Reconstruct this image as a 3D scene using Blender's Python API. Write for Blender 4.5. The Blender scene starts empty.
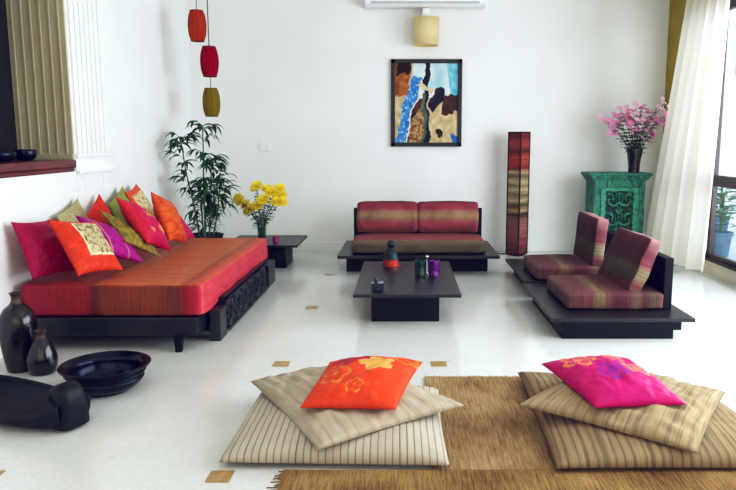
import bpy, bmesh, math, random
from mathutils import Vector, Matrix, noise
random.seed(7)
C = bpy.context.scene.collection
PI = math.pi

# ------------------------------------------------------------------ helpers
def lin(h):
    h = h.lstrip('#')
    out = []
    for i in (0, 2, 4):
        c = int(h[i:i+2], 16) / 255
        out.append(c / 12.92 if c <= .04045 else ((c + .055) / 1.055) ** 2.4)
    return (out[0], out[1], out[2], 1)

def tag(o, label, cat, group=None):
    o['label'] = label
    o['category'] = cat
    if group:
        o['group'] = group
    return o

def thing(name, label, cat, loc=(0, 0, 0), rz=0, group=None):
    o = bpy.data.objects.new(name, None)
    C.objects.link(o)
    o.location = loc
    o.rotation_euler = (0, 0, rz)
    o.empty_display_size = .05
    return tag(o, label, cat, group)

def obj(name, bm, mats, parent=None, smooth=False, loc=None, rot=None, label=None):
    me = bpy.data.meshes.new(name)
    bmesh.ops.recalc_face_normals(bm, faces=bm.faces)
    bm.to_mesh(me)
    bm.free()
    if not isinstance(mats, (list, tuple)):
        mats = [mats]
    for m in mats:
        me.materials.append(m)
    if smooth:
        for p in me.polygons:
            p.use_smooth = True
    o = bpy.data.objects.new(name, me)
    C.objects.link(o)
    if parent:
        o.parent = parent
    if loc is not None:
        o.location = loc
    if rot is not None:
        o.rotation_euler = rot
    if label:
        o['label'] = label
    return o

def struct(o):
    o['kind'] = 'structure'
    return o

def box(bm, x0, x1, y0, y1, z0, z1, bev=0, mi=0):
    b = bmesh.new()
    bmesh.ops.create_cube(b, size=1)
    for v in b.verts:
        v.co = Vector((x0 + (v.co.x + .5) * (x1 - x0), y0 + (v.co.y + .5) * (y1 - y0), z0 + (v.co.z + .5) * (z1 - z0)))
    if bev:
        bmesh.ops.bevel(b, geom=list(b.edges), offset=bev, segments=2, affect='EDGES', profile=.6)
    merge(bm, b, mi)

def merge(bm, b, mi=0, M=None):
    if M is not None:
        bmesh.ops.transform(b, matrix=M, verts=b.verts)
    mp = {}
    for v in b.verts:
        mp[v] = bm.verts.new(v.co)
    for f in b.faces:
        try:
            nf = bm.faces.new([mp[v] for v in f.verts])
            nf.material_index = mi if mi else f.material_index
            nf.smooth = f.smooth
        except ValueError:
            pass
    b.free()

def lathe(bm, prof, n=40, cx=0, cy=0, sx=1, sy=1):
    rings = []
    for r, z in prof:
        if r <= 1e-5:
            rings.append([bm.verts.new((cx, cy, z))])
        else:
            rings.append([bm.verts.new((cx + sx * r * math.cos(2 * PI * i / n), cy + sy * r * math.sin(2 * PI * i / n), z)) for i in range(n)])
    for a, b in zip(rings, rings[1:]):
        if len(a) == 1 and len(b) == 1:
            continue
        for i in range(n):
            j = (i + 1) % n
            if len(a) == 1:
                bm.faces.new((a[0], b[i], b[j]))
            elif len(b) == 1:
                bm.faces.new((a[i], a[j], b[0]))
            else:
                bm.faces.new((a[i], a[j], b[j], b[i]))

def smoothprof(pts, k=6):
    out = []
    P = [pts[0]] + list(pts) + [pts[-1]]
    for i in range(1, len(P) - 2):
        p0, p1, p2, p3 = P[i-1], P[i], P[i+1], P[i+2]
        for s in range(k):
            t = s / k
            q = []
            for a in range(len(p1)):
                q.append(.5 * (2*p1[a] + (p2[a]-p0[a])*t + (2*p0[a]-5*p1[a]+4*p2[a]-p3[a])*t*t + (3*p1[a]-p0[a]-3*p2[a]+p3[a])*t**3))
            out.append(tuple(q))
    out.append(tuple(pts[-1]))
    return out

def tube(bm, pts, r, n=8, cap=True):
    pts = [Vector(p) for p in pts]
    if not isinstance(r, (list, tuple)):
        r = [r] * len(pts)
    rings = []
    up = Vector((.13, .27, .95)).normalized()
    for i, p in enumerate(pts):
        t = (pts[min(i+1, len(pts)-1)] - pts[max(i-1, 0)]).normalized()
        a = t.cross(up)
        if a.length < 1e-3:
            a = t.cross(Vector((1, 0, 0)))
        a.normalize()
        b = t.cross(a)
        rings.append([bm.verts.new(p + (a * math.cos(2*PI*k/n) + b * math.sin(2*PI*k/n)) * r[i]) for k in range(n)])
    for A, B in zip(rings, rings[1:]):
        for k in range(n):
            j = (k + 1) % n
            bm.faces.new((A[k], A[j], B[j], B[k]))
    if cap:
        bm.faces.new(rings[0])
        bm.faces.new(list(reversed(rings[-1])))

def soft_box(hx, hy, hz, r=.03, puff=.015, n=14, wob=.004, seed=0):
    """a stuffed box cushion centred on the origin"""
    bm = bmesh.new()
    bmesh.ops.create_cube(bm, size=2)
    bmesh.ops.subdivide_edges(bm, edges=list(bm.edges), cuts=n, use_grid_fill=True)
    for v in bm.verts:
        q = Vector((v.co.x * hx, v.co.y * hy, v.co.z * hz))
        inn = Vector([max(-(h - r), min(h - r, c)) for c, h in zip(q, (hx, hy, hz))])
        d = q - inn
        p = inn + d.normalized() * r if d.length > 1e-6 else q
        fx, fy, fz = 1 - (p.x/hx)**2, 1 - (p.y/hy)**2, 1 - (p.z/hz)**2
        fx, fy, fz = max(0, fx), max(0, fy), max(0, fz)
        p.z += math.copysign(puff * (fx * fy) ** .6, p.z) * abs(v.co.z)
        p.x += math.copysign(puff * .5 * fy * fz, p.x) * abs(v.co.x) ** 4
        p.y += math.copysign(puff * .5 * fx * fz, p.y) * abs(v.co.y) ** 4
        p += noise.noise_vector(p * 9 + Vector((seed, 0, 0))) * wob
        v.co = p
    for f in bm.faces:
        f.smooth = True
    return bm

# ------------------------------------------------------------------ materials
def nodes(m):
    m.use_nodes = True
    nt = m.node_tree
    return nt, nt.nodes['Principled BSDF'], nt.links

def mk(name, c, rough=.6, metal=0, var=.0, vscale=12, bump=0, bscale=60, c2=None, spec=None, coat=0, stretch=None, sheen=0):
    m = bpy.data.materials.new(name)
    nt, b, L = nodes(m)
    b.inputs['Roughness'].default_value = rough
    b.inputs['Metallic'].default_value = metal
    b.inputs['Base Color'].default_value = lin(c)
    if spec is not None:
        b.inputs['Specular IOR Level'].default_value = spec
    if coat:
        b.inputs['Coat Weight'].default_value = coat
        b.inputs['Coat Roughness'].default_value = .08
    if sheen:
        b.inputs['Sheen Weight'].default_value = sheen
    tc = nt.nodes.new('ShaderNodeTexCoord')
    mp = nt.nodes.new('ShaderNodeMapping')
    L.new(tc.outputs['Object'], mp.inputs['Vector'])
    if stretch:
        mp.inputs['Scale'].default_value = stretch
    if var or c2:
        n = nt.nodes.new('ShaderNodeTexNoise')
        n.inputs['Scale'].default_value = vscale
        n.inputs['Detail'].default_value = 5
        L.new(mp.outputs['Vector'], n.inputs['Vector'])
        r = nt.nodes.new('ShaderNodeValToRGB')
        r.color_ramp.elements[0].position = .35
        r.color_ramp.elements[1].position = .65
        a = lin(c)
        if c2:
            r.color_ramp.elements[0].color = lin(c2)
            r.color_ramp.elements[1].color = a
        else:
            r.color_ramp.elements[0].color = tuple(x * (1 - var) for x in a[:3]) + (1,)
            r.color_ramp.elements[1].color = tuple(min(1, x * (1 + var)) for x in a[:3]) + (1,)
        L.new(n.outputs['Fac'], r.inputs['Fac'])
        L.new(r.outputs['Color'], b.inputs['Base Color'])
    if bump:
        n2 = nt.nodes.new('ShaderNodeTexNoise')
        n2.inputs['Scale'].default_value = bscale
        n2.inputs['Detail'].default_value = 4
        L.new(mp.outputs['Vector'], n2.inputs['Vector'])
        bp = nt.nodes.new('ShaderNodeBump')
        bp.inputs['Strength'].default_value = bump
        bp.inputs['Distance'].default_value = .01
        L.new(n2.outputs['Fac'], bp.inputs['Height'])
        L.new(bp.outputs['Normal'], b.inputs['Normal'])
    return m

def mk_bands(name, axis, half, stops, rough=.85, distort=.02, thread=.25, tscale=90, rough_fibre=True, interp='LINEAR', sheen=.0, thread_axis=None):
    """woven bands along one object axis: stops = [(0..1, hex)]"""
    m = bpy.data.materials.new(name)
    nt, b, L = nodes(m)
    b.inputs['Roughness'].default_value = rough
    b.inputs['Sheen Weight'].default_value = sheen
    tc = nt.nodes.new('ShaderNodeTexCoord')
    sep = nt.nodes.new('ShaderNodeSeparateXYZ')
    L.new(tc.outputs['Object'], sep.inputs[0])
    nz = nt.nodes.new('ShaderNodeTexNoise')
    nz.inputs['Scale'].default_value = 6
    nz.inputs['Detail'].default_value = 3
    L.new(tc.outputs['Object'], nz.inputs['Vector'])
    ma = nt.nodes.new('ShaderNodeMapRange')
    ma.inputs['From Min'].default_value = -half
    ma.inputs['From Max'].default_value = half
    L.new(sep.outputs[axis], ma.inputs['Value'])
    md = nt.nodes.new('ShaderNodeMath'); md.operation = 'MULTIPLY_ADD'
    md.inputs[1].default_value = distort * 2
    L.new(nz.outputs['Fac'], md.inputs[0])
    L.new(ma.outputs['Result'], md.inputs[2])
    sb = nt.nodes.new('ShaderNodeMath'); sb.operation = 'SUBTRACT'
    sb.inputs[1].default_value = distort
    L.new(md.outputs[0], sb.inputs[0])
    r = nt.nodes.new('ShaderNodeValToRGB')
    r.color_ramp.interpolation = interp
    while len(r.color_ramp.elements) < len(stops):
        r.color_ramp.elements.new(.5)
    for e, (p, c) in zip(r.color_ramp.elements, stops):
        e.position = p
    for e, (p, c) in zip(r.color_ramp.elements, stops):
        e.color = lin(c)
    L.new(sb.outputs[0], r.inputs['Fac'])
    # thin woven lines along the same axis
    mp = nt.nodes.new('ShaderNodeMapping')
    sc = [4, 4, 4]
    sc['XYZ'.index(thread_axis or axis)] = tscale
    mp.inputs['Scale'].default_value = sc
    L.new(tc.outputs['Object'], mp.inputs['Vector'])
    n2 = nt.nodes.new('ShaderNodeTexNoise')
    n2.inputs['Scale'].default_value = 1
    n2.inputs['Detail'].default_value = 3
    L.new(mp.outputs['Vector'], n2.inputs['Vector'])
    mr = nt.nodes.new('ShaderNodeMapRange')
    mr.inputs['From Min'].default_value = .3
    mr.inputs['From Max'].default_value = .7
    mr.inputs['To Min'].default_value = 1 - thread
    mr.inputs['To Max'].default_value = 1 + thread * .6
    L.new(n2.outputs['Fac'], mr.inputs['Value'])
    mx = nt.nodes.new('ShaderNodeMix'); mx.data_type = 'RGBA'; mx.blend_type = 'MULTIPLY'
    mx.inputs['Factor'].default_value = 1
    L.new(r.outputs['Color'], mx.inputs['A'])
    L.new(mr.outputs['Result'], mx.inputs['B'])
    L.new(mx.outputs['Result'], b.inputs['Base Color'])
    bp = nt.nodes.new('ShaderNodeBump')
    bp.inputs['Strength'].default_value = .25
    bp.inputs['Distance'].default_value = .004
    L.new(n2.outputs['Fac'], bp.inputs['Height'])
    L.new(bp.outputs['Normal'], b.inputs['Normal'])
    return m

def mk_vcol(name, rough=.7, sheen=.2, bump=.2, bscale=120, spec=.3, coat=0):
    """base colour from the mesh's own colour attribute, with a fine weave"""
    m = bpy.data.materials.new(name)
    nt, b, L = nodes(m)
    b.inputs['Roughness'].default_value = rough
    b.inputs['Sheen Weight'].default_value = sheen
    b.inputs['Specular IOR Level'].default_value = spec
    b.inputs['Coat Weight'].default_value = coat
    at = nt.nodes.new('ShaderNodeAttribute')
    at.attribute_name = 'Col'
    tc = nt.nodes.new('ShaderNodeTexCoord')
    n = nt.nodes.new('ShaderNodeTexNoise')
    n.inputs['Scale'].default_value = bscale
    L.new(tc.outputs['Object'], n.inputs['Vector'])
    mr = nt.nodes.new('ShaderNodeMapRange')
    mr.inputs['From Min'].default_value = .3
    mr.inputs['From Max'].default_value = .7
    mr.inputs['To Min'].default_value = .85
    mr.inputs['To Max'].default_value = 1.1
    L.new(n.outputs['Fac'], mr.inputs['Value'])
    mx = nt.nodes.new('ShaderNodeMix'); mx.data_type = 'RGBA'; mx.blend_type = 'MULTIPLY'
    mx.inputs['Factor'].default_value = 1
    L.new(at.outputs['Color'], mx.inputs['A'])
    L.new(mr.outputs['Result'], mx.inputs['B'])
    L.new(mx.outputs['Result'], b.inputs['Base Color'])
    if bump:
        bp = nt.nodes.new('ShaderNodeBump')
        bp.inputs['Strength'].default_value = bump
        bp.inputs['Distance'].default_value = .004
        L.new(n.outputs['Fac'], bp.inputs['Height'])
        L.new(bp.outputs['Normal'], b.inputs['Normal'])
    return m

def mk_glass(name, c, alpha=.25, rough=.03):
    """thin tinted glass: clear to light, with a surface sheen"""
    m = bpy.data.materials.new(name)
    m.use_nodes = True
    nt = m.node_tree
    nt.nodes.clear()
    L = nt.links
    out = nt.nodes.new('ShaderNodeOutputMaterial')
    tr = nt.nodes.new('ShaderNodeBsdfTransparent')
    tr.inputs['Color'].default_value = lin(c)
    gl = nt.nodes.new('ShaderNodeBsdfGlossy')
    gl.inputs['Roughness'].default_value = rough
    gl.inputs['Color'].default_value = (.9, .95, 1, 1)
    mx = nt.nodes.new('ShaderNodeMixShader')
    fr = nt.nodes.new('ShaderNodeLayerWeight')
    fr.inputs['Blend'].default_value = .5
    pw = nt.nodes.new('ShaderNodeMath'); pw.operation = 'POWER'
    pw.inputs[1].default_value = 4
    L.new(fr.outputs['Facing'], pw.inputs[0])
    ad = nt.nodes.new('ShaderNodeMath'); ad.operation = 'MULTIPLY_ADD'; ad.use_clamp = True
    ad.inputs[1].default_value = .5
    ad.inputs[2].default_value = alpha
    L.new(pw.outputs[0], ad.inputs[0])
    L.new(ad.outputs[0], mx.inputs['Fac'])
    L.new(tr.outputs[0], mx.inputs[1])
    L.new(gl.outputs[0], mx.inputs[2])
    L.new(mx.outputs[0], out.inputs['Surface'])
    return m

def mk_sheer(name, c, tcol, mixv=.5, clear=.1):
    m = bpy.data.materials.new(name)
    m.use_nodes = True
    nt = m.node_tree
    nt.nodes.clear()
    L = nt.links
    out = nt.nodes.new('ShaderNodeOutputMaterial')
    d = nt.nodes.new('ShaderNodeBsdfDiffuse')
    d.inputs['Color'].default_value = lin(c)
    t = nt.nodes.new('ShaderNodeBsdfTranslucent')
    t.inputs['Color'].default_value = lin(tcol)
    x = nt.nodes.new('ShaderNodeMixShader')
    x.inputs['Fac'].default_value = mixv
    L.new(d.outputs[0], x.inputs[1]); L.new(t.outputs[0], x.inputs[2])
    tr = nt.nodes.new('ShaderNodeBsdfTransparent')
    y = nt.nodes.new('ShaderNodeMixShader')
    y.inputs['Fac'].default_value = clear
    L.new(x.outputs[0], y.inputs[1]); L.new(tr.outputs[0], y.inputs[2])
    L.new(y.outputs[0], out.inputs['Surface'])
    return m

M = {}
M['wall'] = mk('wall_paint', '#f1f2ef', .75, var=.02, vscale=2.5, bump=.05, bscale=90)
M['wall_back'] = mk('wall_paint_back', '#eeefec', .75, var=.025, vscale=1.5, bump=.05, bscale=90)
M['ceiling'] = mk('ceiling_paint', '#f4f4f2', .8, var=.02, vscale=2)
M['olive'] = mk('olive_paint', '#a8942c', .8, var=.1, vscale=3, bump=.06, bscale=60)
M['plinth'] = mk('plinth_paint', '#e0d6bf', .5, var=.05, vscale=5)
M['reveal'] = mk('fluted_beige', '#b9b194', .7, var=.06, vscale=4, stretch=(1, 1, .3))
M['sill'] = mk('red_brown_wood', '#772a1f', .35, c2='#4e1813', vscale=9, stretch=(6, .6, 6), coat=.3)
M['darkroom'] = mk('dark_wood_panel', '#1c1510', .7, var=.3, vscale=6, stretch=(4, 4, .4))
M['black'] = mk('black_stained_wood', '#0b0e18', .36, c2='#06080e', vscale=14, stretch=(1, 7, 7), bump=.05, bscale=40, spec=.8)
M['blackside'] = mk('black_stained_wood_matt', '#0a0c17', .5, c2='#06070e', vscale=14, stretch=(1, 6, 6), bump=.05, bscale=40, spec=.3)
M['carved'] = mk('carved_dark_wood', '#10131f', .42, c2='#07080f', vscale=40)
M['ceramic'] = mk('dark_brown_glaze', '#190d0d', .25, c2='#0b0709', vscale=6, coat=.4)
M['neck'] = mk('worn_brown_rim', '#4d372b', .45, var=.3, vscale=30)
M['iron'] = mk('dark_metal_bowl', '#262d3d', .22, metal=.75, c2='#12161f', vscale=14, bump=.04, bscale=30)
M['boat'] = mk('charcoal_carved_wood', '#0b0d18', .5, c2='#06070e', vscale=9, bump=.1, bscale=25, spec=.35)
M['green'] = mk('leaf_green', '#35683a', .5, c2='#1b4224', vscale=14, spec=.3)
M['cane'] = mk('plant_cane', '#4f7040', .55, var=.25, vscale=30)
M['soil'] = mk('potting_soil', '#231a13', .95, var=.3, vscale=40, bump=.5)
M['pot'] = mk('dark_planter', '#15161b', .4, var=.2, vscale=12)
M['yellow'] = mk_sheer('yellow_petal', '#fff04a', '#ffe838', .35, 0)
M['ycentre'] = mk('flower_centre', '#c99a12', .8, var=.2, vscale=60)
M['pink'] = mk_sheer('pink_petal', '#efa8cc', '#eda0c8', .35, 0)
M['pinklight'] = mk_sheer('pale_pink_petal', '#f8d8e6', '#f6c6dd', .35, 0)
M['stalk'] = mk('flower_stalk', '#3a5f2c', .6, c2='#27451f', vscale=25)
M['glass'] = mk_glass('clear_glass', '#eef4f4', .05)
M['vasedark'] = mk('dark_glass_vase', '#171a24', .15, c2='#0e1118', vscale=9, coat=.5)
M['water'] = mk_glass('vase_water', '#c9d6c4', .03)
M['turq'] = mk('distressed_green_paint', '#3b8f74', .6, c2='#17493e', vscale=16, bump=.3, bscale=40, stretch=(3, 3, .8))
M['cream'] = mk_sheer('cream_lampshade', '#f5e6bb', '#f8e2a4', .35, .0)
M['white'] = mk('white_plastic', '#f0f2f2', .35, var=.01)
M['grey'] = mk('grey_vent', '#b9bec2', .5, var=.03)
M['frame'] = mk('picture_frame_wood', '#2c2a2c', .4, c2='#1c1b1e', vscale=30)
M['winframe'] = mk('dark_brown_window_wood', '#3b2723', .4, c2='#2a1a18', vscale=12, stretch=(6, 6, .7))
M['pane'] = mk_glass('window_pane', '#f3f8fb', .03)
M['curtain'] = mk_sheer('sheer_curtain', '#fdfaf2', '#fff8e8', .5, .08)
M['jute'] = None

# jute mat: coarse mottled weave
def mk_jute(name, ca, cb, cc, rot=0.0):
    m = bpy.data.materials.new(name)
    nt, b, L = nodes(m)
    b.inputs['Roughness'].default_value = .95
    b.inputs['Specular IOR Level'].default_value = .1
    tc = nt.nodes.new('ShaderNodeTexCoord')
    mp = nt.nodes.new('ShaderNodeMapping')
    mp.inputs['Rotation'].default_value = (0, 0, rot)
    mp.inputs['Scale'].default_value = (85, 5, 1)
    L.new(tc.outputs['Object'], mp.inputs['Vector'])
    n = nt.nodes.new('ShaderNodeTexNoise')
    n.inputs['Scale'].default_value = 1.3
    n.inputs['Detail'].default_value = 6
    n.inputs['Roughness'].default_value = .7
    L.new(mp.outputs['Vector'], n.inputs['Vector'])
    n3 = nt.nodes.new('ShaderNodeTexNoise')
    n3.inputs['Scale'].default_value = 3.2
    n3.inputs['Detail'].default_value = 4
    L.new(tc.outputs['Object'], n3.inputs['Vector'])
    add = nt.nodes.new('ShaderNodeMath'); add.operation = 'MULTIPLY_ADD'
    add.inputs[1].default_value = .6
    L.new(n3.outputs['Fac'], add.inputs[0])
    mu = nt.nodes.new('ShaderNodeMath'); mu.operation = 'MULTIPLY'
    mu.inputs[1].default_value = .7
    L.new(n.outputs['Fac'], mu.inputs[0])
    L.new(mu.outputs[0], add.inputs[2])
    r = nt.nodes.new('ShaderNodeValToRGB')
    r.color_ramp.elements.new(.5)
    for e, (p, c) in zip(r.color_ramp.elements, ((.48, ca), (.65, cb), (.84, cc))):
        e.position = p
        e.color = lin(c)
    L.new(add.outputs[0], r.inputs['Fac'])
    L.new(r.outputs['Color'], b.inputs['Base Color'])
    w = nt.nodes.new('ShaderNodeTexNoise')
    w.inputs['Scale'].default_value = 170
    L.new(tc.outputs['Object'], w.inputs['Vector'])
    ad2 = nt.nodes.new('ShaderNodeMath'); ad2.operation = 'ADD'
    L.new(w.outputs['Fac'], ad2.inputs[0]); L.new(n.outputs['Fac'], ad2.inputs[1])
    bp = nt.nodes.new('ShaderNodeBump')
    bp.inputs['Strength'].default_value = .7
    bp.inputs['Distance'].default_value = .01
    L.new(ad2.outputs[0], bp.inputs['Height'])
    L.new(bp.outputs['Normal'], b.inputs['Normal'])
    return m
M['jute'] = mk_jute('jute_weave', '#745a3c', '#9f835d', '#bda680', 0.08)
M['jute2'] = mk_jute('jute_weave_golden', '#63482b', '#927349', '#b59763', .45)

# floor: polished pale terrazzo
def mk_floor():
    m = bpy.data.materials.new('polished_terrazzo')
    nt, b, L = nodes(m)
    tc = nt.nodes.new('ShaderNodeTexCoord')
    n = nt.nodes.new('ShaderNodeTexNoise')
    n.inputs['Scale'].default_value = 1.1; n.inputs['Detail'].default_value = 5
    L.new(tc.outputs['Object'], n.inputs['Vector'])
    r = nt.nodes.new('ShaderNodeValToRGB')
    r.color_ramp.elements[0].position = .3
    r.color_ramp.elements[1].position = .7
    r.color_ramp.elements[0].color = lin('#d2d2cb')
    r.color_ramp.elements[1].color = lin('#dcdeda')
    L.new(n.outputs['Fac'], r.inputs['Fac'])
    v = nt.nodes.new('ShaderNodeTexVoronoi')
    v.inputs['Scale'].default_value = 60
    L.new(tc.outputs['Object'], v.inputs['Vector'])
    r2 = nt.nodes.new('ShaderNodeMapRange')
    r2.inputs['From Min'].default_value = 0; r2.inputs['From Max'].default_value = 1
    r2.inputs['To Min'].default_value = .95; r2.inputs['To Max'].default_value = 1.02
    sp = nt.nodes.new('ShaderNodeSeparateColor')
    L.new(v.outputs['Color'], sp.inputs[0])
    L.new(sp.outputs[0], r2.inputs['Value'])
    mx = nt.nodes.new('ShaderNodeMix'); mx.data_type = 'RGBA'; mx.blend_type = 'MULTIPLY'
    mx.inputs['Factor'].default_value = 1
    L.new(r.outputs['Color'], mx.inputs['A']); L.new(r2.outputs['Result'], mx.inputs['B'])
    L.new(mx.outputs['Result'], b.inputs['Base Color'])
    b.inputs['Roughness'].default_value = .16
    b.inputs['Specular IOR Level'].default_value = .45
    return m
M['floor'] = mk_floor()
M['inset'] = mk('tan_floor_inset', '#a98a55', .3, var=.2, vscale=25)

# ------------------------------------------------------------------ camera
cam = bpy.data.cameras.new('camera')
co = bpy.data.objects.new('camera', cam)
C.objects.link(co)
co.location = (0, 0, 1.3)
co.rotation_euler = (PI/2 - math.atan(105/700), 0, 0)
cam.sensor_width = 36
cam.lens = 36 * 700 / 736
cam.shift_x = -35 / 736
cam.clip_start = .05
bpy.context.scene.camera = co

# ------------------------------------------------------------------ room shell
XL, XR, YB, YF, ZC = -2.43, 3.0, 8.19, -1.4, 3.3
bm = bmesh.new()
box(bm, XL - .6, XR + .2, YF - .2, YB + .2, -.12, 0)
for cx in (-1.625, -.715, .21, 1.13, 2.04):
    for cy in (1.25, 2.57, 3.96, 5.36, 6.72):
        h = .047
        f = bm.faces.new([bm.verts.new((cx + a*h, cy + b_*h*1.06, .0012)) for a, b_ in ((-1, -1), (1, -1), (1, 1), (-1, 1))])
        f.material_index = 1
struct(obj('floor', bm, [M['floor'], M['inset']]))
bm = bmesh.new(); box(bm, XL - .6, XR + .2, YF - .2, YB + .2, ZC, ZC + .12)
struct(obj('ceiling', bm, M['ceiling']))
bm = bmesh.new(); box(bm, XL - .6, XR + .2, YB, YB + .15, 0, ZC)
struct(obj('wall_back', bm, M['wall_back']))
bm = bmesh.new(); box(bm, XL - .6, XR + .2, YF - .15, YF, 0, ZC)
struct(obj('wall_front', bm, M['wall']))
# side wall with the pass-through opening
bm = bmesh.new()
box(bm, XL - .41, XL, YF, YB, 0, 1.07)
box(bm, XL - .41, XL, 5.22, YB, 1.07, ZC)
box(bm, XL - .41, XL, YF, 5.22, 2.75, ZC)
box(bm, XL - .41, XL, YF, 2.4, 1.07, 2.75)
struct(obj('wall_left', bm, M['wall']))
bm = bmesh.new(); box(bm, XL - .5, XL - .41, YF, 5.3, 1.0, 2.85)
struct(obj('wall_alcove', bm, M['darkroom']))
# fluted beige lining of the opening's far side
bm = bmesh.new()
box(bm, XL - .41, XL - .002, 5.205, 5.22, 1.16, 2.75)
for i in range(6):
    x = XL - .375 + i * .066
    box(bm, x - .007, x + .007, 5.197, 5.207, 1.2, 2.75, .003)
box(bm, XL - .41, XL - .002, 5.195, 5.21, 1.155, 1.2, .004)
struct(obj('trim_1', bm, M['reveal']))
# dark red wood ledge
bm = bmesh.new()
box(bm, XL - .40, XL + .022, 2.42, 5.20, 1.098, 1.158, .012)
box(bm, XL - .40, XL + .006, 2.42, 5.19, 1.071, 1.1, .006)
struct(obj('trim_2', bm, M['sill']))
# fluted white pilaster strip on the wall beside the opening
bm = bmesh.new()
box(bm, XL - .001, XL + .006, 5.225, 5.80, .55, ZC)
for i in range(7):
    y = 5.27 + i * .080
    box(bm, XL, XL + .024, y - .031, y + .031, 1.2, ZC, .004)
box(bm, XL, XL + .022, 5.225, 5.83, 1.17, 1.2, .004)
box(bm, XL, XL + .03, 5.225, 5.86, 1.05, 1.075, .004)
for y in (5.30, 5.34, 5.62, 5.66):
    box(bm, XL, XL + .012, y - .012, y + .012, .55, 1.05, .003)
struct(obj('trim_3', bm, M['wall']))
# window wall
WY0, WY1, WZ0, WZ1 = 1.2, 7.5, .15, 2.56
bm = bmesh.new()
box(bm, XR, XR + .15, WY1, YB, 0, ZC)
box(bm, XR, XR + .15, WY0, WY1, WZ1, ZC)
box(bm, XR, XR + .15, YF, WY0, 0, ZC)
box(bm, XR, XR + .15, WY0, WY1, -.05, WZ0, mi=1)
struct(obj('wall_right', bm, [M['olive'], M['plinth']]))
bm = bmesh.new()
box(bm, XL + .02, XR, YB - .018, YB, 0, .108, .004)
struct(obj('baseboard_back', bm, M['wall_back']))
bm = bmesh.new()
box(bm, XL, XL + .012, YF, YB - .02, 0, .1, .003)
struct(obj('baseboard_left', bm, M['wall']))
# window frame, panes
w = thing('window_1', 'tall dark-framed window overlooking a balcony beside the sheer curtain', 'window')
w['kind'] = 'structure'
bm = bmesh.new()
fx0, fx1 = XR - .006, XR + .045
box(bm, fx0, fx1, WY0, WY1, WZ0, WZ0 + .055, .006)
box(bm, fx0 - .03, fx1, WY0, WY1, WZ0 - .012, WZ0 + .012, .005)
box(bm, fx0, fx1, WY0, WY1, WZ1 - .07, WZ1, .006)
box(bm, fx0, fx1, WY0, WY1, .86, .965, .006)
for y in (WY0 + .03, 2.4, 3.6, 4.8, 6.0, 6.80, WY1 - .03):
    box(bm, fx0, fx1, y - .022, y + .022, WZ0, WZ1, .005)
obj('frame', bm, M['winframe'], w)
bm = bmesh.new()
bm.faces.new([bm.verts.new((XR + .025, y, z)) for y, z in ((WY0 + .03, WZ0 + .04), (WY1 - .03, WZ0 + .04), (WY1 - .03, WZ1 - .05), (WY0 + .03, WZ1 - .05))])
obj('pane', bm, M['pane'], w)

# ------------------------------------------------------------------ outside on the balcony
M['outwall'] = mk('white_render', '#f4f6f8', .9, var=.03, vscale=3)
M['outtile'] = mk('balcony_tile', '#cfd8e0', .5, var=.06, vscale=3)
M['lattice'] = mk('grey_lattice', '#9aa3a6', .8, var=.1, vscale=9)
M['bluepot'] = mk('blue_grey_pot', '#5d7d99', .5, var=.2, vscale=9)
M['outleaf'] = mk('pale_leaf', '#6f9a72', .6, c2='#4f7d5b', vscale=12)
bm = bmesh.new(); box(bm, XR + .15, 5.3, .5, 13, -.2, -.06)
struct(obj('floor_balcony', bm, M['outtile']))
bm = bmesh.new(); box(bm, 5.2, 5.4, .5, 13, -.2, .8)
struct(obj('wall_balcony', bm, M['outwall']))
o = thing('neighbouring_building', 'white neighbouring building seen through the upper window pane', 'building', (6.2, 13.6, -.2))
bm = bmesh.new(); box(bm, -1.6, 2.8, 0, .4, 0, 7)
for z in (1.62, 1.9):
    box(bm, -1.6, 2.8, -.03, .0, z, z + .05)
obj('facade', bm, M['outwall'], o)
bm = bmesh.new()
for i in range(15):
    box(bm, .10, 1.6, -.06, -.01, 2.75 + i * .12, 2.80 + i * .12)
for i in range(13):
    box(bm, .10 + i * .12, .15 + i * .12, -.07, -.02, 2.7, 4.5)
obj('lattice', bm, M['lattice'], o)

# ------------------------------------------------------------------ leaves, plants
def leaf(bm, base, d, length, width, droop=.5, mi=0, seg=5, roll=0):
    d = Vector(d).normalized()
    side = d.cross(Vector((0, 0, 1)))
    if side.length < .05:
        side = Vector((1, 0, 0))
    side.normalize()
    side = Matrix.Rotation(roll, 3, d) @ side
    p = Vector(base)
    L_, R_ = [], []
    for i in range(seg + 1):
        t = i / seg
        wd = width * (math.sin(PI * min(1, .08 + .92 * t)) ** .8) * (1 - .25 * t)
        if i == seg:
            wd = .0004
        mid = p.copy()
        L_.append((mid - side * wd, mid + Vector((0, 0, -wd * .35)), mid + side * wd))
        d = (d + Vector((0, 0, -droop / seg * (1 + t)))).normalized()
        p = p + d * (length / seg)
    rows = [[bm.verts.new(q) for q in r] for r in L_]
    for a, b in zip(rows, rows[1:]):
        for k in range(2):
            f = bm.faces.new((a[k], a[k+1], b[k+1], b[k]))
            f.material_index = mi
            f.smooth = True

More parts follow.
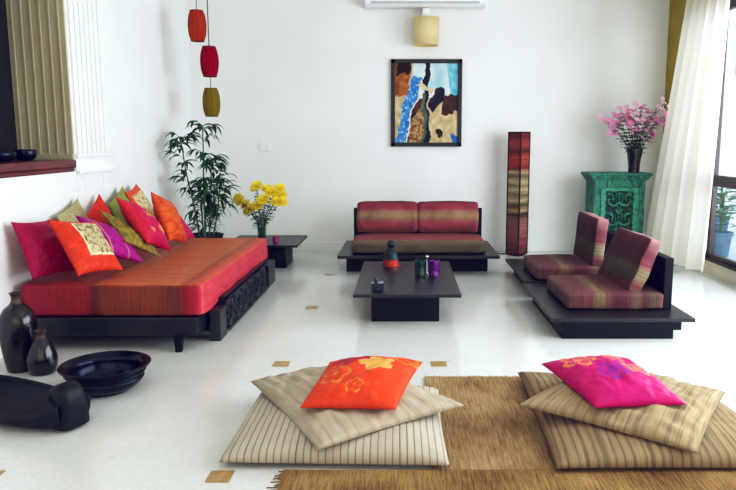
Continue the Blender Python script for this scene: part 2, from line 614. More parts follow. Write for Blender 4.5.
# balcony pots
def balcony_plant(loc, h, label):
    t = thing('potted_plant', label, 'plant', loc)
    bm = bmesh.new()
    lathe(bm, [(0, 0), (.10, 0), (.13, .25), (.145, .25), (.145, .29), (.12, .29), (.11, .25), (0, .25)], 24)
    obj('pot', bm, M['bluepot'], t)
    bm = bmesh.new()
    for k in range(60):
        a = random.uniform(0, 2 * PI)
        z = .3 + random.random() ** .8 * h
        r = random.uniform(0, .12)
        leaf(bm, (r*math.cos(a), r*math.sin(a), z), (math.cos(a), math.sin(a), .6), random.uniform(.18, .34), .035, .8)
    obj('foliage', bm, M['outleaf'], t)
    bm = bmesh.new(); tube(bm, [(0, 0, .25), (.01, 0, .3 + h * .9)], .015)
    obj('stem', bm, M['cane'], t)
balcony_plant((3.75, 8.2, -.06), .5, 'tall leafy plant in a blue-grey pot outside the lower window pane')
balcony_plant((4.5, 9.9, -.06), .5, 'smaller bushy plant in a blue-grey pot further out on the balcony')

# ------------------------------------------------------------------ daybed
Z0, Z1 = .212, .412
M['bedtop'] = mk_bands('silk_bedcover', 'X', .58, [(0, '#a01236'), (.16, '#a81a2a'), (.26, '#a82a1c'), (.36, '#b43c1e'), (.39, '#8e3a14'), (.42, '#c0642c'), (.86, '#c26a34'), (.89, '#a04a20'), (.92, '#c4562c'), (1, '#c84a36')], rough=.5, distort=.012, thread=.22, tscale=150)
M['bedfront'] = mk_bands('silk_bedcover_end', 'X', .58, [(0, '#a8123e'), (.13, '#a01228'), (.2, '#931a18'), (.36, '#a11f18'), (.41, '#5e1a10'), (.46, '#8a3a17'), (.7, '#8f3f1b'), (.85, '#74300f'), (.89, '#8d1b17'), (.95, '#b52230'), (1, '#c02b41')], rough=.55, distort=.008, thread=.4, tscale=200)
M['bedside'] = mk('silk_bedcover_lit_side', '#d64a58', .45, c2='#c23a44', vscale=9, bump=.2, bscale=20, stretch=(1, .6, 3))  # salmon side: sheen of the direct light painted into the silk colour
# raise a faint woven paisley on the top
def paisley(m):
    nt = m.node_tree; L = nt.links
    b = nt.nodes['Principled BSDF']
    src = b.inputs['Base Color'].links[0].from_socket
    tc = nt.nodes.new('ShaderNodeTexCoord')
    v = nt.nodes.new('ShaderNodeTexWave')
    v.wave_type = 'RINGS'
    v.inputs['Scale'].default_value = 2.2
    v.inputs['Distortion'].default_value = 9
    v.inputs['Detail'].default_value = 2
    L.new(tc.outputs['Object'], v.inputs['Vector'])
    mr = nt.nodes.new('ShaderNodeMapRange')
    mr.inputs['From Min'].default_value = .0; mr.inputs['From Max'].default_value = .25
    mr.inputs['To Min'].default_value = .8; mr.inputs['To Max'].default_value = 1
    L.new(v.outputs['Fac'], mr.inputs['Value'])
    mx = nt.nodes.new('ShaderNodeMix'); mx.data_type = 'RGBA'; mx.blend_type = 'MULTIPLY'
    mx.inputs['Factor'].default_value = .8
    L.new(src, mx.inputs['A']); L.new(mr.outputs['Result'], mx.inputs['B'])
    L.new(mx.outputs['Result'], b.inputs['Base Color'])
paisley(M['bedtop'])

bx0, bx1, by0, by1 = -2.37, -1.25, 4.25, 6.39
bed = thing('daybed', 'low black carved daybed with an orange and crimson silk cover', 'bed', ((bx0+bx1)/2, (by0+by1)/2, 0))
bcx, bcy = bed.location.x, bed.location.y
hx, hy, hz = (bx1-bx0)/2, (by1-by0)/2, (Z1-Z0)/2
bm = soft_box(hx, hy, hz, .015, .004, 24, .004)
for f in bm.faces:
    n_ = f.normal
    c_ = f.calc_center_median()
    if c_.x > hx - .016 and abs(c_.z) < hz - .008:
        f.material_index = 2
    elif c_.y < -hy + .016:
        f.material_index = 1
# drape ripples along the exposed long side
for v in bm.verts:
    if v.co.x > hx - .02:
        v.co.x += .006 * math.sin(v.co.y * 13) * (hz - v.co.z) / (2*hz)
        if v.co.z < -hz + .03:
            v.co.z += .006 * math.sin(v.co.y * 9)
obj('mattress', bm, [M['bedtop'], M['bedfront'], M['bedside']], bed, True, (0, 0, (Z0+Z1)/2))
def rel(bm):
    bmesh.ops.translate(bm, vec=(-bcx, -bcy, 0), verts=bm.verts)
    return bm
bm = bmesh.new()
box(bm, -2.35, -1.275, 4.22, 6.40, .095, .21, .006)
obj('platform', rel(bm), M['black'], bed)
for x, y in ((-1.39, 4.205), (-2.28, 4.205), (-2.28, 6.35), (-1.39, 6.35)):
    bm = bmesh.new()
    b = bmesh.new(); bmesh.ops.create_cube(b, size=1)
    for v in b.verts:
        s = .052 if v.co.z > 0 else .036
        v.co = Vector((x + v.co.x * s, y + v.co.y * s, .0 if v.co.z < 0 else .1))
    merge(bm, b)
    obj('leg', rel(bm), M['blackside'], bed)
for y0, y1 in ((4.43, 4.60), (6.10, 6.42)):
    bm = bmesh.new(); box(bm, -1.262, -1.19, y0, y1, 0, .205 if y0 < 5 else .2, .006)
    obj('post', rel(bm), M['black'], bed)
# carved panel: real relief of scrolling flowers
def relief(nx, nz, wx, wz, fn, depth):
    bm = bmesh.new()
    g = [[bm.verts.new((-wx/2 + wx*i/nx, -depth * fn(i/nx, j/nz), wz*j/nz)) for i in range(nx+1)] for j in range(nz+1)]
    for j in range(nz):
        for i in range(nx):
            bm.faces.new((g[j][i], g[j][i+1], g[j+1][i+1], g[j+1][i]))
    return bm
def carve_bed(u, v):
    n = 6
    k = u * n
    cu = (k % 1 - .5) * 2
    cv = (v - .5) * 2
    if v < .08 or v > .92:
        return .95
    r = math.hypot(cu * .95, cv * .85)
    a = math.atan2(cv, cu)
    pet = .72 + .22 * math.cos(6 * a + 6 * r)
    h = .75 * max(0, math.cos(r / pet * PI * 2.4)) if r < pet * 1.05 else .0
    h = max(h, .6 * max(0, math.sin(9 * a + 12 * r)) if r >= pet else 0)
    h = max(h, .9 if r < .16 else 0)
    return h
bm = relief(260, 44, 1.38, .235, carve_bed, .022)
bmesh.ops.rotate(bm, cent=(0, 0, 0), matrix=Matrix.Rotation(PI/2, 3, 'Z'), verts=bm.verts)
bmesh.ops.translate(bm, vec=(-1.205, 5.33, .012), verts=bm.verts)
box(bm, -1.25, -1.205, 4.64, 6.02, .012, .247, 0)
obj('carved_panel', rel(bm), M['carved'], bed, label='carved black wood side panel of scrolling flowers')

# ------------------------------------------------------------------ pillows
def flower(u, v, cx, cy, r, rot=0, k=5):
    dx, dy = u - cx, v - cy
    d = math.hypot(dx, dy)
    a = math.atan2(dy, dx) + rot
    pr = r * (.62 + .38 * abs(math.cos(k * a / 2)))
    if d < pr:
        return d / pr
    return None

def mixc(a, b, t):
    t = max(0, min(1, t))
    return tuple(x + (y - x) * t for x, y in zip(a, b))

def pillow(name, label, cat, quad, thick, mat, colfn=None, low=1.0, n=40, pinch=.09, wob=.006, seed=0, group=None, power=.55, parent=None, droop=0):
    """quad: TL, TR, BR, BL corners in the room; stuffed fabric square with pointed corners"""
    q = [Vector(p) for p in quad]
    c = sum(q, Vector()) / 4
    ex = (q[1] - q[0] + q[2] - q[3]).normalized()
    ny = (q[0] - q[3] + q[1] - q[2])
    nz = ex.cross(ny).normalized()
    ey = nz.cross(ex)
    R = Matrix((ex, ey, nz)).transposed()
    loc = [R.transposed() @ (p - c) for p in q]
    bm = bmesh.new()
    def pos(i, j, s):
        a, b = -1 + 2*i/n, -1 + 2*j/n          # a left-right, b down-up
        a2 = a * (1 - pinch * (1 - b*b) * abs(a))
        b2 = b * (1 - pinch * (1 - a*a) * abs(b))
        u, v = (a2+1)/2, (b2+1)/2
        p = loc[3]*(1-u)*(1-v) + loc[2]*u*(1-v) + loc[1]*u*v + loc[0]*(1-u)*v
        e = max(0, (1-a*a)*(1-b*b))
        t = thick * e ** power
        if s < 0:
            t *= low
        nn = noise.noise(Vector((a*2.2 + seed*3.1, b*2.2, s*.7 + seed)))
        n2 = noise.noise(Vector((a*6 + seed, b*6 + seed*2, s)))
        # gathers running in from the corners
        ga = math.sin(9 * math.atan2(b - math.copysign(1, b), a - math.copysign(1, a))) * (abs(a*b)) ** 2 * min(1, e*8)
        t *= 1 + .18 * nn
        t += (wob * n2 + wob * .5 * ga) * min(1, e * 6)
        return p + Vector((0, 0, s * t - droop * (1 - e) * (a*a*b*b)))
    top, bot, cols = {}, {}, {}
    for i in range(n+1):
        for j in range(n+1):
            top[i, j] = bm.verts.new(pos(i, j, 1))
            cols[len(cols)] = (i/n, j/n, 1)
    for i in range(n+1):
        for j in range(n+1):
            if i in (0, n) or j in (0, n):
                bot[i, j] = top[i, j]
            else:
                bot[i, j] = bm.verts.new(pos(i, j, -1))
                cols[len(cols)] = (i/n, j/n, -1)
    for i in range(n):
        for j in range(n):
            bm.faces.new((top[i, j], top[i+1, j], top[i+1, j+1], top[i, j+1]))
            bm.faces.new((bot[i, j], bot[i, j+1], bot[i+1, j+1], bot[i+1, j]))
    o = obj(name, bm, mat, parent, True)
    o.matrix_world = Matrix.Translation(c) @ R.to_4x4()
    if colfn:
        at = o.data.color_attributes.new('Col', 'FLOAT_COLOR', 'POINT')
        for k, (u, v, s) in cols.items():
            at.data[k].color = colfn(u, v, s)
    ul = o.data.uv_layers.new(name='UVMap')
    for lp in o.data.loops:
        u, v, s_ = cols[lp.vertex_index]
        ul.data[lp.index].uv = (u, v)
    if label:
        tag(o, label, cat, group)
    return o

def mk_linen(name, base, line, freq, width, axis='X', irregular=.0, fine=.25, tone=None):
    m = bpy.data.materials.new(name)
    nt, b, L = nodes(m)
    b.inputs['Roughness'].default_value = .92
    b.inputs['Specular IOR Level'].default_value = .1
    tc = nt.nodes.new('ShaderNodeTexCoord')
    sep = nt.nodes.new('ShaderNodeSeparateXYZ')
    L.new(tc.outputs['UV'], sep.inputs[0])
    def math_(op, a, b_=None, c=None):
        n = nt.nodes.new('ShaderNodeMath'); n.operation = op
        for i, v in enumerate((a, b_, c)):
            if v is None: continue
            if isinstance(v, (int, float)): n.inputs[i].default_value = v
            else: L.new(v, n.inputs[i])
        return n.outputs[0]
    mp = nt.nodes.new('ShaderNodeMapping')
    k = {'X': (freq*1.1, .8, 1), 'Y': (.8, freq*1.1, 1)}[axis]
    mp.inputs['Scale'].default_value = k
    L.new(tc.outputs['UV'], mp.inputs['Vector'])
    nz = nt.nodes.new('ShaderNodeTexNoise'); nz.inputs['Scale'].default_value = 1; nz.inputs['Detail'].default_value = 4; nz.inputs['Roughness'].default_value = .65
    L.new(mp.outputs['Vector'], nz.inputs['Vector'])
    t = math_('MULTIPLY', sep.outputs[axis], freq)
    t = math_('MULTIPLY_ADD', nz.outputs['Fac'], irregular, t)
    fr = math_('FRACT', t)
    d = math_('ABSOLUTE', math_('SUBTRACT', fr, .5))
    st = nt.nodes.new('ShaderNodeMapRange'); st.interpolation_type = 'SMOOTHSTEP'
    st.inputs['From Min'].default_value = 0; st.inputs['From Max'].default_value = width
    st.inputs['To Min'].default_value = 1; st.inputs['To Max'].default_value = 0
    L.new(d, st.inputs['Value'])
    amt = math_('MULTIPLY', st.outputs['Result'], math_('MULTIPLY_ADD', nz.outputs['Fac'], 1.6, -.1))
    mx = nt.nodes.new('ShaderNodeMix'); mx.data_type = 'RGBA'
    mx.inputs['A'].default_value = lin(base); mx.inputs['B'].default_value = lin(line)
    mx.clamp_factor = True
    L.new(amt, mx.inputs['Factor'])
    mp2 = nt.nodes.new('ShaderNodeMapping')
    mp2.inputs['Scale'].default_value = {'X': (freq*6, 4, 1), 'Y': (4, freq*6, 1)}[axis]
    L.new(tc.outputs['UV'], mp2.inputs['Vector'])
    n2 = nt.nodes.new('ShaderNodeTexNoise'); n2.inputs['Scale'].default_value = 1; n2.inputs['Detail'].default_value = 3
    L.new(mp2.outputs['Vector'], n2.inputs['Vector'])
    n3 = nt.nodes.new('ShaderNodeTexNoise'); n3.inputs['Scale'].default_value = 3.5; n3.inputs['Detail'].default_value = 3
    L.new(tc.outputs['UV'], n3.inputs['Vector'])
    q = math_('MULTIPLY_ADD', n2.outputs['Fac'], fine*2, 1 - fine)
    q = math_('MULTIPLY', q, math_('MULTIPLY_ADD', n3.outputs['Fac'], .5, .75))
    m2 = nt.nodes.new('ShaderNodeMix'); m2.data_type = 'RGBA'; m2.blend_type = 'MULTIPLY'
    m2.inputs['Factor'].default_value = 1
    L.new(mx.outputs['Result'], m2.inputs['A']); L.new(q, m2.inputs['B'])
    L.new(m2.outputs['Result'], b.inputs['Base Color'])
    bp = nt.nodes.new('ShaderNodeBump'); bp.inputs['Strength'].default_value = .4; bp.inputs['Distance'].default_value = .006
    L.new(nz.outputs['Fac'], bp.inputs['Height']); L.new(bp.outputs['Normal'], b.inputs['Normal'])
    return m

vc = mk_vcol('embroidered_silk', .5, 0, .2, 90, .25)

def plain(hexa, var=.12, sc=5, seed=0):
    a = lin(hexa)
    def f(u, v, s):
        k = 1 + var * noise.noise(Vector((u*sc + seed, v*sc*2.2, s)))
        return (a[0]*k, a[1]*k, a[2]*k, 1)
    return f
MAG, ORG, PUR, OLV = '#b01050', '#d83c14', '#a3107f', '#a89a4a'
def orange_floral(u, v, s):
    a = lin('#d63f12')
    if s > 0 and .37 < u < .90 and .30 < v < .90:
        k = noise.noise(Vector((u*14, v*14, 2)))
        k2 = noise.noise(Vector((u*22, v*22, 7)))
        c = mixc(lin('#cdbb93'), lin('#5d4a2c'), max(0, k*2.2))
        if k2 > .3: c = lin('#7e8a4c')
        return c
    if s > 0 and .34 < u < .93 and .27 < v < .93:
        return lin('#e8d9b0')
    k = 1 + .15*noise.noise(Vector((u*6, v*14, s)))
    return (a[0]*k, a[1]*k, a[2]*k, 1)
def purple_trim(u, v, s):
    a = lin(PUR)
    if s > 0 and (abs(u - .62) < .012 or abs(u - .2) < .01):
        return lin('#c99a8a')
    k = 1 + .18*noise.noise(Vector((u*5, v*12, s)))
    return (a[0]*k, a[1]*k, a[2]*k, 1)
def olive_crinkle(u, v, s):
    k = noise.noise(Vector((u*26, v*7, s)))
    return mixc(lin('#a4913c'), lin('#6e5f22'), .5 + k)
def magenta_floral(u, v, s):
    a = mixc(lin('#bd0d50'), lin('#d0302a'), (.25 - u) * 3)
    k = 1 + .14*noise.noise(Vector((u*5, v*9, s)))
    c = (a[0]*k, a[1]*k, a[2]*k, 1)
    if s > 0:
        for cx, cy, r, q in ((.7, .33, .12, .3), (.42, .62, .10, 1), (.75, .72, .09, .7), (.3, .25, .07, 0)):
            f = flower(u, v, cx, cy, r, q)
            if f is not None:
                return mixc(lin('#e8a06a'), lin('#dc5a5e'), f*.7)
    return c
def orange_gold(u, v, s):
    k = noise.noise(Vector((u*5, v*18, s)))
    return mixc(lin('#dc6a1c'), lin('#c03c10'), .5 + k*.9)
def cream_print(u, v, s):
    if .12 < u < .88 and .12 < v < .88:
        k = noise.noise(Vector((u*12, v*12, 3)))
        return mixc(lin('#d8c69a'), lin('#8d6a3a'), max(0, k*2))
    return lin('#d4562a')
def beige(u, v, s):
    k = noise.noise(Vector((u*30, v*8, s)))
    return mixc(lin('#c0b58c'), lin('#9d9468'), .5 + k*.7)
GP = None
back = [
 ('pillow', 'beige cotton cushion leaning on the white wall between magenta and orange-red cushions', ((-2.385, 4.78, .79), (-2.39, 5.13, .88), (-2.25, 5.18, .50), (-2.25, 4.82, .45)), .045, beige),
 ('pillow', 'plain orange-red cushion leaning against the wall behind the purple one', ((-2.36, 5.14, .73), (-2.37, 5.46, .89), (-2.25, 5.56, .56), (-2.25, 5.2, .45)), .055, plain('#d8371a')),
 ('pillow', 'pale green cushion peeping out from behind the crimson-pink floral cushion', ((-2.36, 5.58, .80), (-2.37, 5.92, .92), (-2.25, 5.98, .54), (-2.24, 5.62, .45)), .045, plain('#8f9a4e')),
 ('pillow', 'orange-bordered cushion with a cream printed centre, last along the wall', ((-2.33, 5.86, .87), (-2.36, 6.2, .92), (-2.2, 6.36, .56), (-2.2, 6.0, .48)), .05, cream_print),
]
front = [
 ('pillow', 'deep magenta silk cushion at the near end of the daybed against the wall', ((-2.375, 4.21, .81), (-2.30, 4.60, .79), (-2.10, 4.56, .45), (-2.255, 4.18, .455)), .065, plain('#a80c48')),
 ('pillow', 'orange silk cushion with a beige floral centre panel, next to the deep magenta one', ((-2.169, 4.243, .822), (-2.051, 4.642, .763), (-1.836, 4.532, .452), (-1.954, 4.133, .49)), .06, orange_floral),
 ('pillow', 'bright purple silk cushion with thin gold lines, leaning between orange and olive cushions', ((-2.197, 4.658, .807), (-2.073, 4.998, .655), (-1.803, 4.804, .452), (-1.927, 4.464, .580)), .062, purple_trim),
 ('pillow', 'crinkled olive-gold cushion leaning between purple and crimson-pink cushions', ((-2.159, 4.941, .814), (-2.025, 5.262, .629), (-1.755, 5.038, .448), (-1.889, 4.718, .615)), .045, olive_crinkle),
 ('pillow', 'crimson-pink silk cushion with peach embroidered flowers', ((-2.072, 5.035, .897), (-2.02, 5.42, .76), (-1.765, 5.276, .456), (-1.803, 4.89, .580)), .08, magenta_floral),
 ('pillow', 'orange and gold silk cushion at the far end of the daybed', ((-1.949, 5.401, .911), (-1.947, 5.809, .796), (-1.781, 5.707, .452), (-1.785, 5.298, .535)), .075, orange_gold),
 ('pillow', 'small magenta cushion mostly hidden behind the orange and gold one', ((-2.05, 5.85, .74), (-2.05, 6.12, .74), (-1.82, 6.08, .45), (-1.82, 5.80, .45)), .045, plain('#b81058')),
]
for i, (nm, lb, q, t, fn) in enumerate(back + front):
    pillow(nm, lb, 'cushion', q, t, vc, fn, seed=i, group='silk cushions piled on the daybed', n=44)

# ------------------------------------------------------------------ floor mats and floor cushions
def mat_mesh(x0, x1, y0, y1, z0, z1, nx, ny, seed, fringe=()):
    bm = bmesh.new()
    g = {}
    for i in range(nx+1):
        for j in range(ny+1):
            x = x0 + (x1-x0)*i/nx; y = y0 + (y1-y0)*j/ny
            e = .006
            xx = x + (e * noise.noise(Vector((y*9, seed, 0))) if i in (0, nx) else 0)
            yy = y + (e * noise.noise(Vector((x*9, seed, 5))) if j in (0, ny) else 0)
            g[i, j] = bm.verts.new((xx, yy, z1 + .002*noise.noise(Vector((x*5, y*5, seed)))))
    for i in range(nx):
        for j in range(ny):
            bm.faces.new((g[i, j], g[i+1, j], g[i+1, j+1], g[i, j+1]))
    r = bmesh.ops.extrude_face_region(bm, geom=list(bm.faces))
    for v in [v for v in r['geom'] if isinstance(v, bmesh.types.BMVert)]:
        v.co.z = z0
    return bm
rg = thing('jute_rug', 'flat woven brown jute mat lying between the two cushion stacks', 'rug', (.72, 3.165, 0))
bm = mat_mesh(-.60, .60, -.555, .55, .001, .009, 60, 60, 1)
obj('weave', bm, M['jute'], rg)
bm = bmesh.new()
for k in range(90):
    x = -.60 + 1.2*k/89
    tube(bm, [(x, .548, .005), (x + random.uniform(-.008, .008), .575 + random.uniform(-.012, .01), .003)], .0022, 4)
obj('fringe', bm, M['jute'], rg)
rg = thing('jute_rug', 'golden-brown jute mat at the very front of the room, below the cushion stacks', 'rug', (.65, 2.08, 0))
bm = mat_mesh(-1.12, 1.6, -.6, .525, .001, .010, 90, 50, 4)
obj('weave', bm, M['jute2'], rg)
bm = bmesh.new()
for k in range(70):
    y = -.6 + 1.12*k/69
    tube(bm, [(-1.118, y, .006), (-1.145 + random.uniform(-.02, .01), y + random.uniform(-.012, .012), .003)], .0022, 4)
obj('fringe', bm, M['jute2'], rg)

G2 = 'large linen floor cushions'
pillow('floor_cushion', 'large cream linen floor cushion with thin dark stripes, under the plain linen one', 'cushion',
       ((-.71, 3.42, .045), (.18, 3.40, .045), (.185, 2.60, .03), (-.735, 2.63, .03)), .095,
       mk_linen('striped_cream_linen', '#bbb2a2', '#5f564b', 31, .16, 'X', .25, .12), low=.28, n=80, pinch=.02, wob=.004, seed=21, group=G2, power=.34)
pillow('floor_cushion', 'plain greyish linen floor cushion carrying the orange floral pillow', 'cushion',
       ((-.75, 3.30, .128), (-.29, 3.43, .16), (.28, 2.985, .128), (-.33, 2.57, .108)), .08,
       mk_linen('plain_grey_linen', '#b6aa97', '#a39683', 12, .4, 'X', 2.5, .15), low=.2, n=64, pinch=.03, wob=.014, seed=22, group=G2, power=.45)
pillow('floor_cushion', 'large brown-grey striped floor cushion lying directly on the jute mat under another', 'cushion',
       ((.625, 3.68, .045), (1.53, 3.24, .045), (1.56, 2.58, .03), (.60, 2.575, .03)), .095,
       mk_linen('brown_striped_linen', '#998567', '#625a49', 26, .3, 'X', 2.0, .4), low=.3, n=64, pinch=.02, wob=.005, seed=23, group=G2, power=.36)
pillow('floor_cushion', 'beige streaked linen floor cushion carrying the fuchsia floral pillow', 'cushion',
       ((.51, 2.985, .13), (.96, 3.41, .155), (1.495, 3.107, .145), (1.14, 2.555, .10)), .08,
       mk_linen('beige_streaked_linen', '#a69476', '#83765f', 18, .3, 'Y', 3.0, .4), low=.2, n=64, pinch=.03, wob=.012, seed=24, group=G2, power=.45)
def orange_fl(u, v, s):
    a = lin('#dc460e')
    k = 1 + .12*noise.noise(Vector((u*5, v*8, s)))
    c = (a[0]*k, a[1]*k, a[2]*k, 1)
    if s > 0:
        f = flower(u, v, .30, .80, .23, .2)
        if f is not None: c = mixc(lin('#a8142c'), lin('#b81a3a'), f)
        for cx, cy, r, q in ((.62, .62, .19, .5), (.24, .40, .17, 1.1), (.88, .86, .14, .2), (.5, .2, .1, 1.)):
            f = flower(u, v, cx, cy, r, q)
            if f is not None:
                if cx == .62:
                    c = lin('#d9a04e') if f < .93 else lin('#e8c070')
                elif f > .8 or f < .18:
                    c = lin('#dd8a2e')
    return c
pillow('throw_pillow', 'orange silk pillow with gold and crimson flowers on the plain linen stack', 'cushion',
       ((-.366, 3.37, .205), (.10, 3.37, .205), (-.03, 2.765, .195), (-.432, 2.785, .195)), .08, vc, orange_fl, low=.45, n=60, seed=31, pinch=.05, power=.5)
def fuchsia_fl(u, v, s):
    a = lin('#bd0a6a')
    k = 1 + .12*noise.noise(Vector((u*5, v*8, s)))
    c = (a[0]*k, a[1]*k, a[2]*k, 1)
    if s > 0:
        for cx, cy, r, q, col in ((.27, .74, .2, .3, '#e0825a'), (.66, .80, .17, .9, '#dd7a62'), (.78, .48, .16, .1, '#e0866a'), (.46, .42, .17, .6, '#8a1a8e')):
            f = flower(u, v, cx, cy, r, q)
            if f is not None and (f > .72 or f < .25 or f % .25 < .1):
                c = lin(col)
    return c
pillow('throw_pillow', 'fuchsia silk pillow with peach and violet flowers on the streaked beige stack', 'cushion',
       ((.674, 3.31, .215), (1.127, 3.39, .215), (1.201, 2.82, .195), (.802, 2.785, .195)), .08, vc, fuchsia_fl, low=.45, n=60, seed=32, pinch=.05, power=.5)

# ------------------------------------------------------------------ vases, bowl, boat-shaped dish
def vase(label, loc, prof, neckz):
    t = thing('bottle_vase', label, 'vase', loc)
    bm = bmesh.new()
    pr = smoothprof(prof, 7)
    lathe(bm, [(0, 0)] + [p for p in pr if p[1] <= neckz + 1e-6], 40)
    obj('body', bm, M['ceramic'], t, True)
    bm = bmesh.new()
    up = [p for p in pr if p[1] >= neckz - .004]
    lathe(bm, up + [(up[-1][0]*.72, up[-1][1]), (up[-1][0]*.6, neckz + .01)], 32)
    obj('neck', bm, M['neck'], t, True, label='worn brown neck and lip')
vase('tall dark brown bottle vase with a narrow neck, taller of the two', (-2.185, 3.86, 0),
     [(.07, 0), (.076, .02), (.093, .14), (.098, .24), (.094, .30), (.07, .355), (.034, .388), (.024, .41), (.026, .432), (.033, .45)], .39)
vase('short pear-shaped dark brown vase standing in front of the tall bottle vase', (-2.03, 3.80, 0),
     [(.05, 0), (.066, .01), (.080, .06), (.077, .105), (.056, .165), (.032, .205), (.024, .22), (.028, .236), (.036, .247)], .205)
t = thing('metal_bowl', 'wide shallow dark metal bowl with a ridged rim on the floor by the vases', 'bowl', (-1.563, 3.54, 0))
bm = bmesh.new()
lathe(bm, smoothprof([(0, .012), (.12, .012), (.165, .03), (.19, .062), (.188, .075), (.182, .084), (.186, .09), (.200, .096), (.203, .104), (.195, .112), (.2, .122), (.222, .130), (.228, .138), (.220, .143), (.2, .134), (.18, .115), (.172, .08), (.15, .04), (.1, .025), (0, .022)], 5), 64)
obj('body', bm, M['iron'], t, True)
bm = bmesh.new()
lathe(bm, [(0, .0), (.12, 0), (.128, .008), (.12, .016), (0, .016)], 40)
obj('foot_ring', bm, M['iron'], t, True)

t = thing('wooden_dish', 'black boat-shaped carved wooden dish with a scrolled head, on the floor', 'dish', (-1.475, 3.02, 0), math.atan2(.436, -.9))
bm = bmesh.new()
n, m_ = 40, 28
L_ = .86
rows = []
for i in range(n+1):
    s = i / n
    x = .02 + s * (L_ - .02)
    hw = .185 * (math.sin(PI * (.13 + .80 * s))) ** .75
    rim = .085 + .05 * max(0, s - .45) ** 1.3 * 2 + .05 * max(0, .15 - s) / .15
    bot = .0 + .07 * max(0, (s - .8) / .2) ** 2 + .015 * max(0, .1 - s) / .1
    th = .016
    row = []
    for k in range(m_+1):                       # outer, left rim to right rim
        a = PI * k / m_
        row.append((x, -hw * math.cos(a), rim - (rim - bot) * math.sin(a) ** .6))
    for k in range(m_+1):                       # inner back again
        a = PI * (1 - k / m_)
        hi = hw - th
        row.append((x, -hi * math.cos(a), rim + .003 - (rim - bot - .022) * math.sin(a) ** .75))
    rows.append([bm.verts.new(p) for p in row])
K = len(rows[0])
for A, B in zip(rows, rows[1:]):
    for k in range(K):
        j = (k+1) % K
        bm.faces.new((A[k], A[j], B[j], B[k]))
for rr in (rows[0], rows[-1]):
    for k in range(m_):
        try:
            bm.faces.new((rr[k], rr[k+1], rr[K-2-k], rr[K-1-k]))
        except ValueError:
            pass
obj('body', bm, M['boat'], t, True)
bm = bmesh.new()
hp = smoothprof([(.0, .012), (-.006, .09), (.0, .155), (.022, .197), (.062, .212), (.102, .198), (.118, .168), (.108, .142), (.085, .136), (.07, .118), (.078, .088), (.125, .062), (.15, .022), (.08, .004), (.0, .012)], 4)[:-1]
b = bmesh.new()
lo = []
for yy, k in ((-.075, .80), (-.066, .94), (-.04, 1), (.04, 1), (.066, .94), (.075, .80)):
    lo.append([b.verts.new((.06 + (x - .06) * k, yy * (1 - .25 * z / .21), .1 + (z - .1) * k)) for x, z in hp])
for A_, B_ in zip(lo, lo[1:]):
    for k in range(len(hp)):
        kk = (k + 1) % len(hp)
        b.faces.new((A_[k], A_[kk], B_[kk], B_[k]))
b.faces.new(lo[0]); b.faces.new(lo[-1])
merge(bm, b)
obj('scroll_head', bm, M['boat'], t, True)

# ------------------------------------------------------------------ dark bowls on the ledge
def sill_bowl(label, loc, r, h, sy=1.0):
    bm = bmesh.new()
    lathe(bm, smoothprof([(0, 0), (r*.55, 0), (r*.92, h*.35), (r, h*.75), (r*.95, h), (r*.86, h*.93), (r*.8, h*.5), (r*.4, h*.2), (0, h*.18)], 5), 36, sy=sy)
    o = obj('bowl', bm, M['iron'], None, True, loc)
    tag(o, label, 'bowl')
sill_bowl('small round black bowl at the far end of the red-brown wall ledge', (-2.64, 4.93, 1.158), .075, .075)
sill_bowl('wider low black bowl further along the red-brown wall ledge', (-2.69, 4.68, 1.158), .115, .065)

# ------------------------------------------------------------------ pendant lanterns
def lantern(label, x, y, zc, hexa, r=.09, h=.29):
    t = thing('pendant_lantern', label, 'lantern', (x, y, zc), 0, None)
    m = mk_sheer('lantern_paper_' + hexa[1:], hexa, hexa, .35, 0)
    bm = bmesh.new()
    n = 20
    prof = smoothprof([(r*.70, -h/2), (r*.92, -h*.28), (r, 0), (r*.92, h*.28), (r*.70, h/2)], 5)
    lathe(bm, prof, 40)
    sh = obj('shade', bm, m, t, True)
    dark = tuple(c*.4 for c in lin(hexa)[:3]) + (1,)
    rm = mk('lantern_rib_' + hexa[1:], hexa, .7)
    rm.node_tree.nodes['Principled BSDF'].inputs['Base Color'].default_value = dark
    bm = bmesh.new()
    for k in range(10):
        a = 2*PI*k/10
        tube(bm, [((p[0]+.001)*math.cos(a), (p[0]+.001)*math.sin(a), p[1]) for p in prof], .0022, 5)
    for z, rr in ((-h/2, r*.70), (h/2, r*.70)):
        tube(bm, [(rr*math.cos(2*PI*k/28), rr*math.sin(2*PI*k/28), z) for k in range(29)], .004, 6, False)
    obj('rib_frame', bm, rm, sh, True)
    bm = bmesh.new()
    lathe(bm, [(0, h/2 - .004), (r*.62, h/2 - .004), (r*.62, h/2 + .002), (0, h/2 + .002)], 28)
    obj('cap', bm, rm, sh)
    bm = bmesh.new(); tube(bm, [(0, 0, h/2), (0, 0, ZC - zc)], .0035, 6)
    obj('cord', bm, M['frame'], t)
lantern('orange ribbed paper lantern, highest of the three hanging in the corner', -2.045, 7.2, 2.42, '#c64d20')
lantern('crimson ribbed paper lantern, middle one of the three hanging in the corner', -1.937, 7.2, 2.075, '#b0132c')
lantern('mustard-yellow ribbed paper lantern, lowest of the three above the palm', -1.966, 7.32, 1.681, '#9c8416', .088, .28)

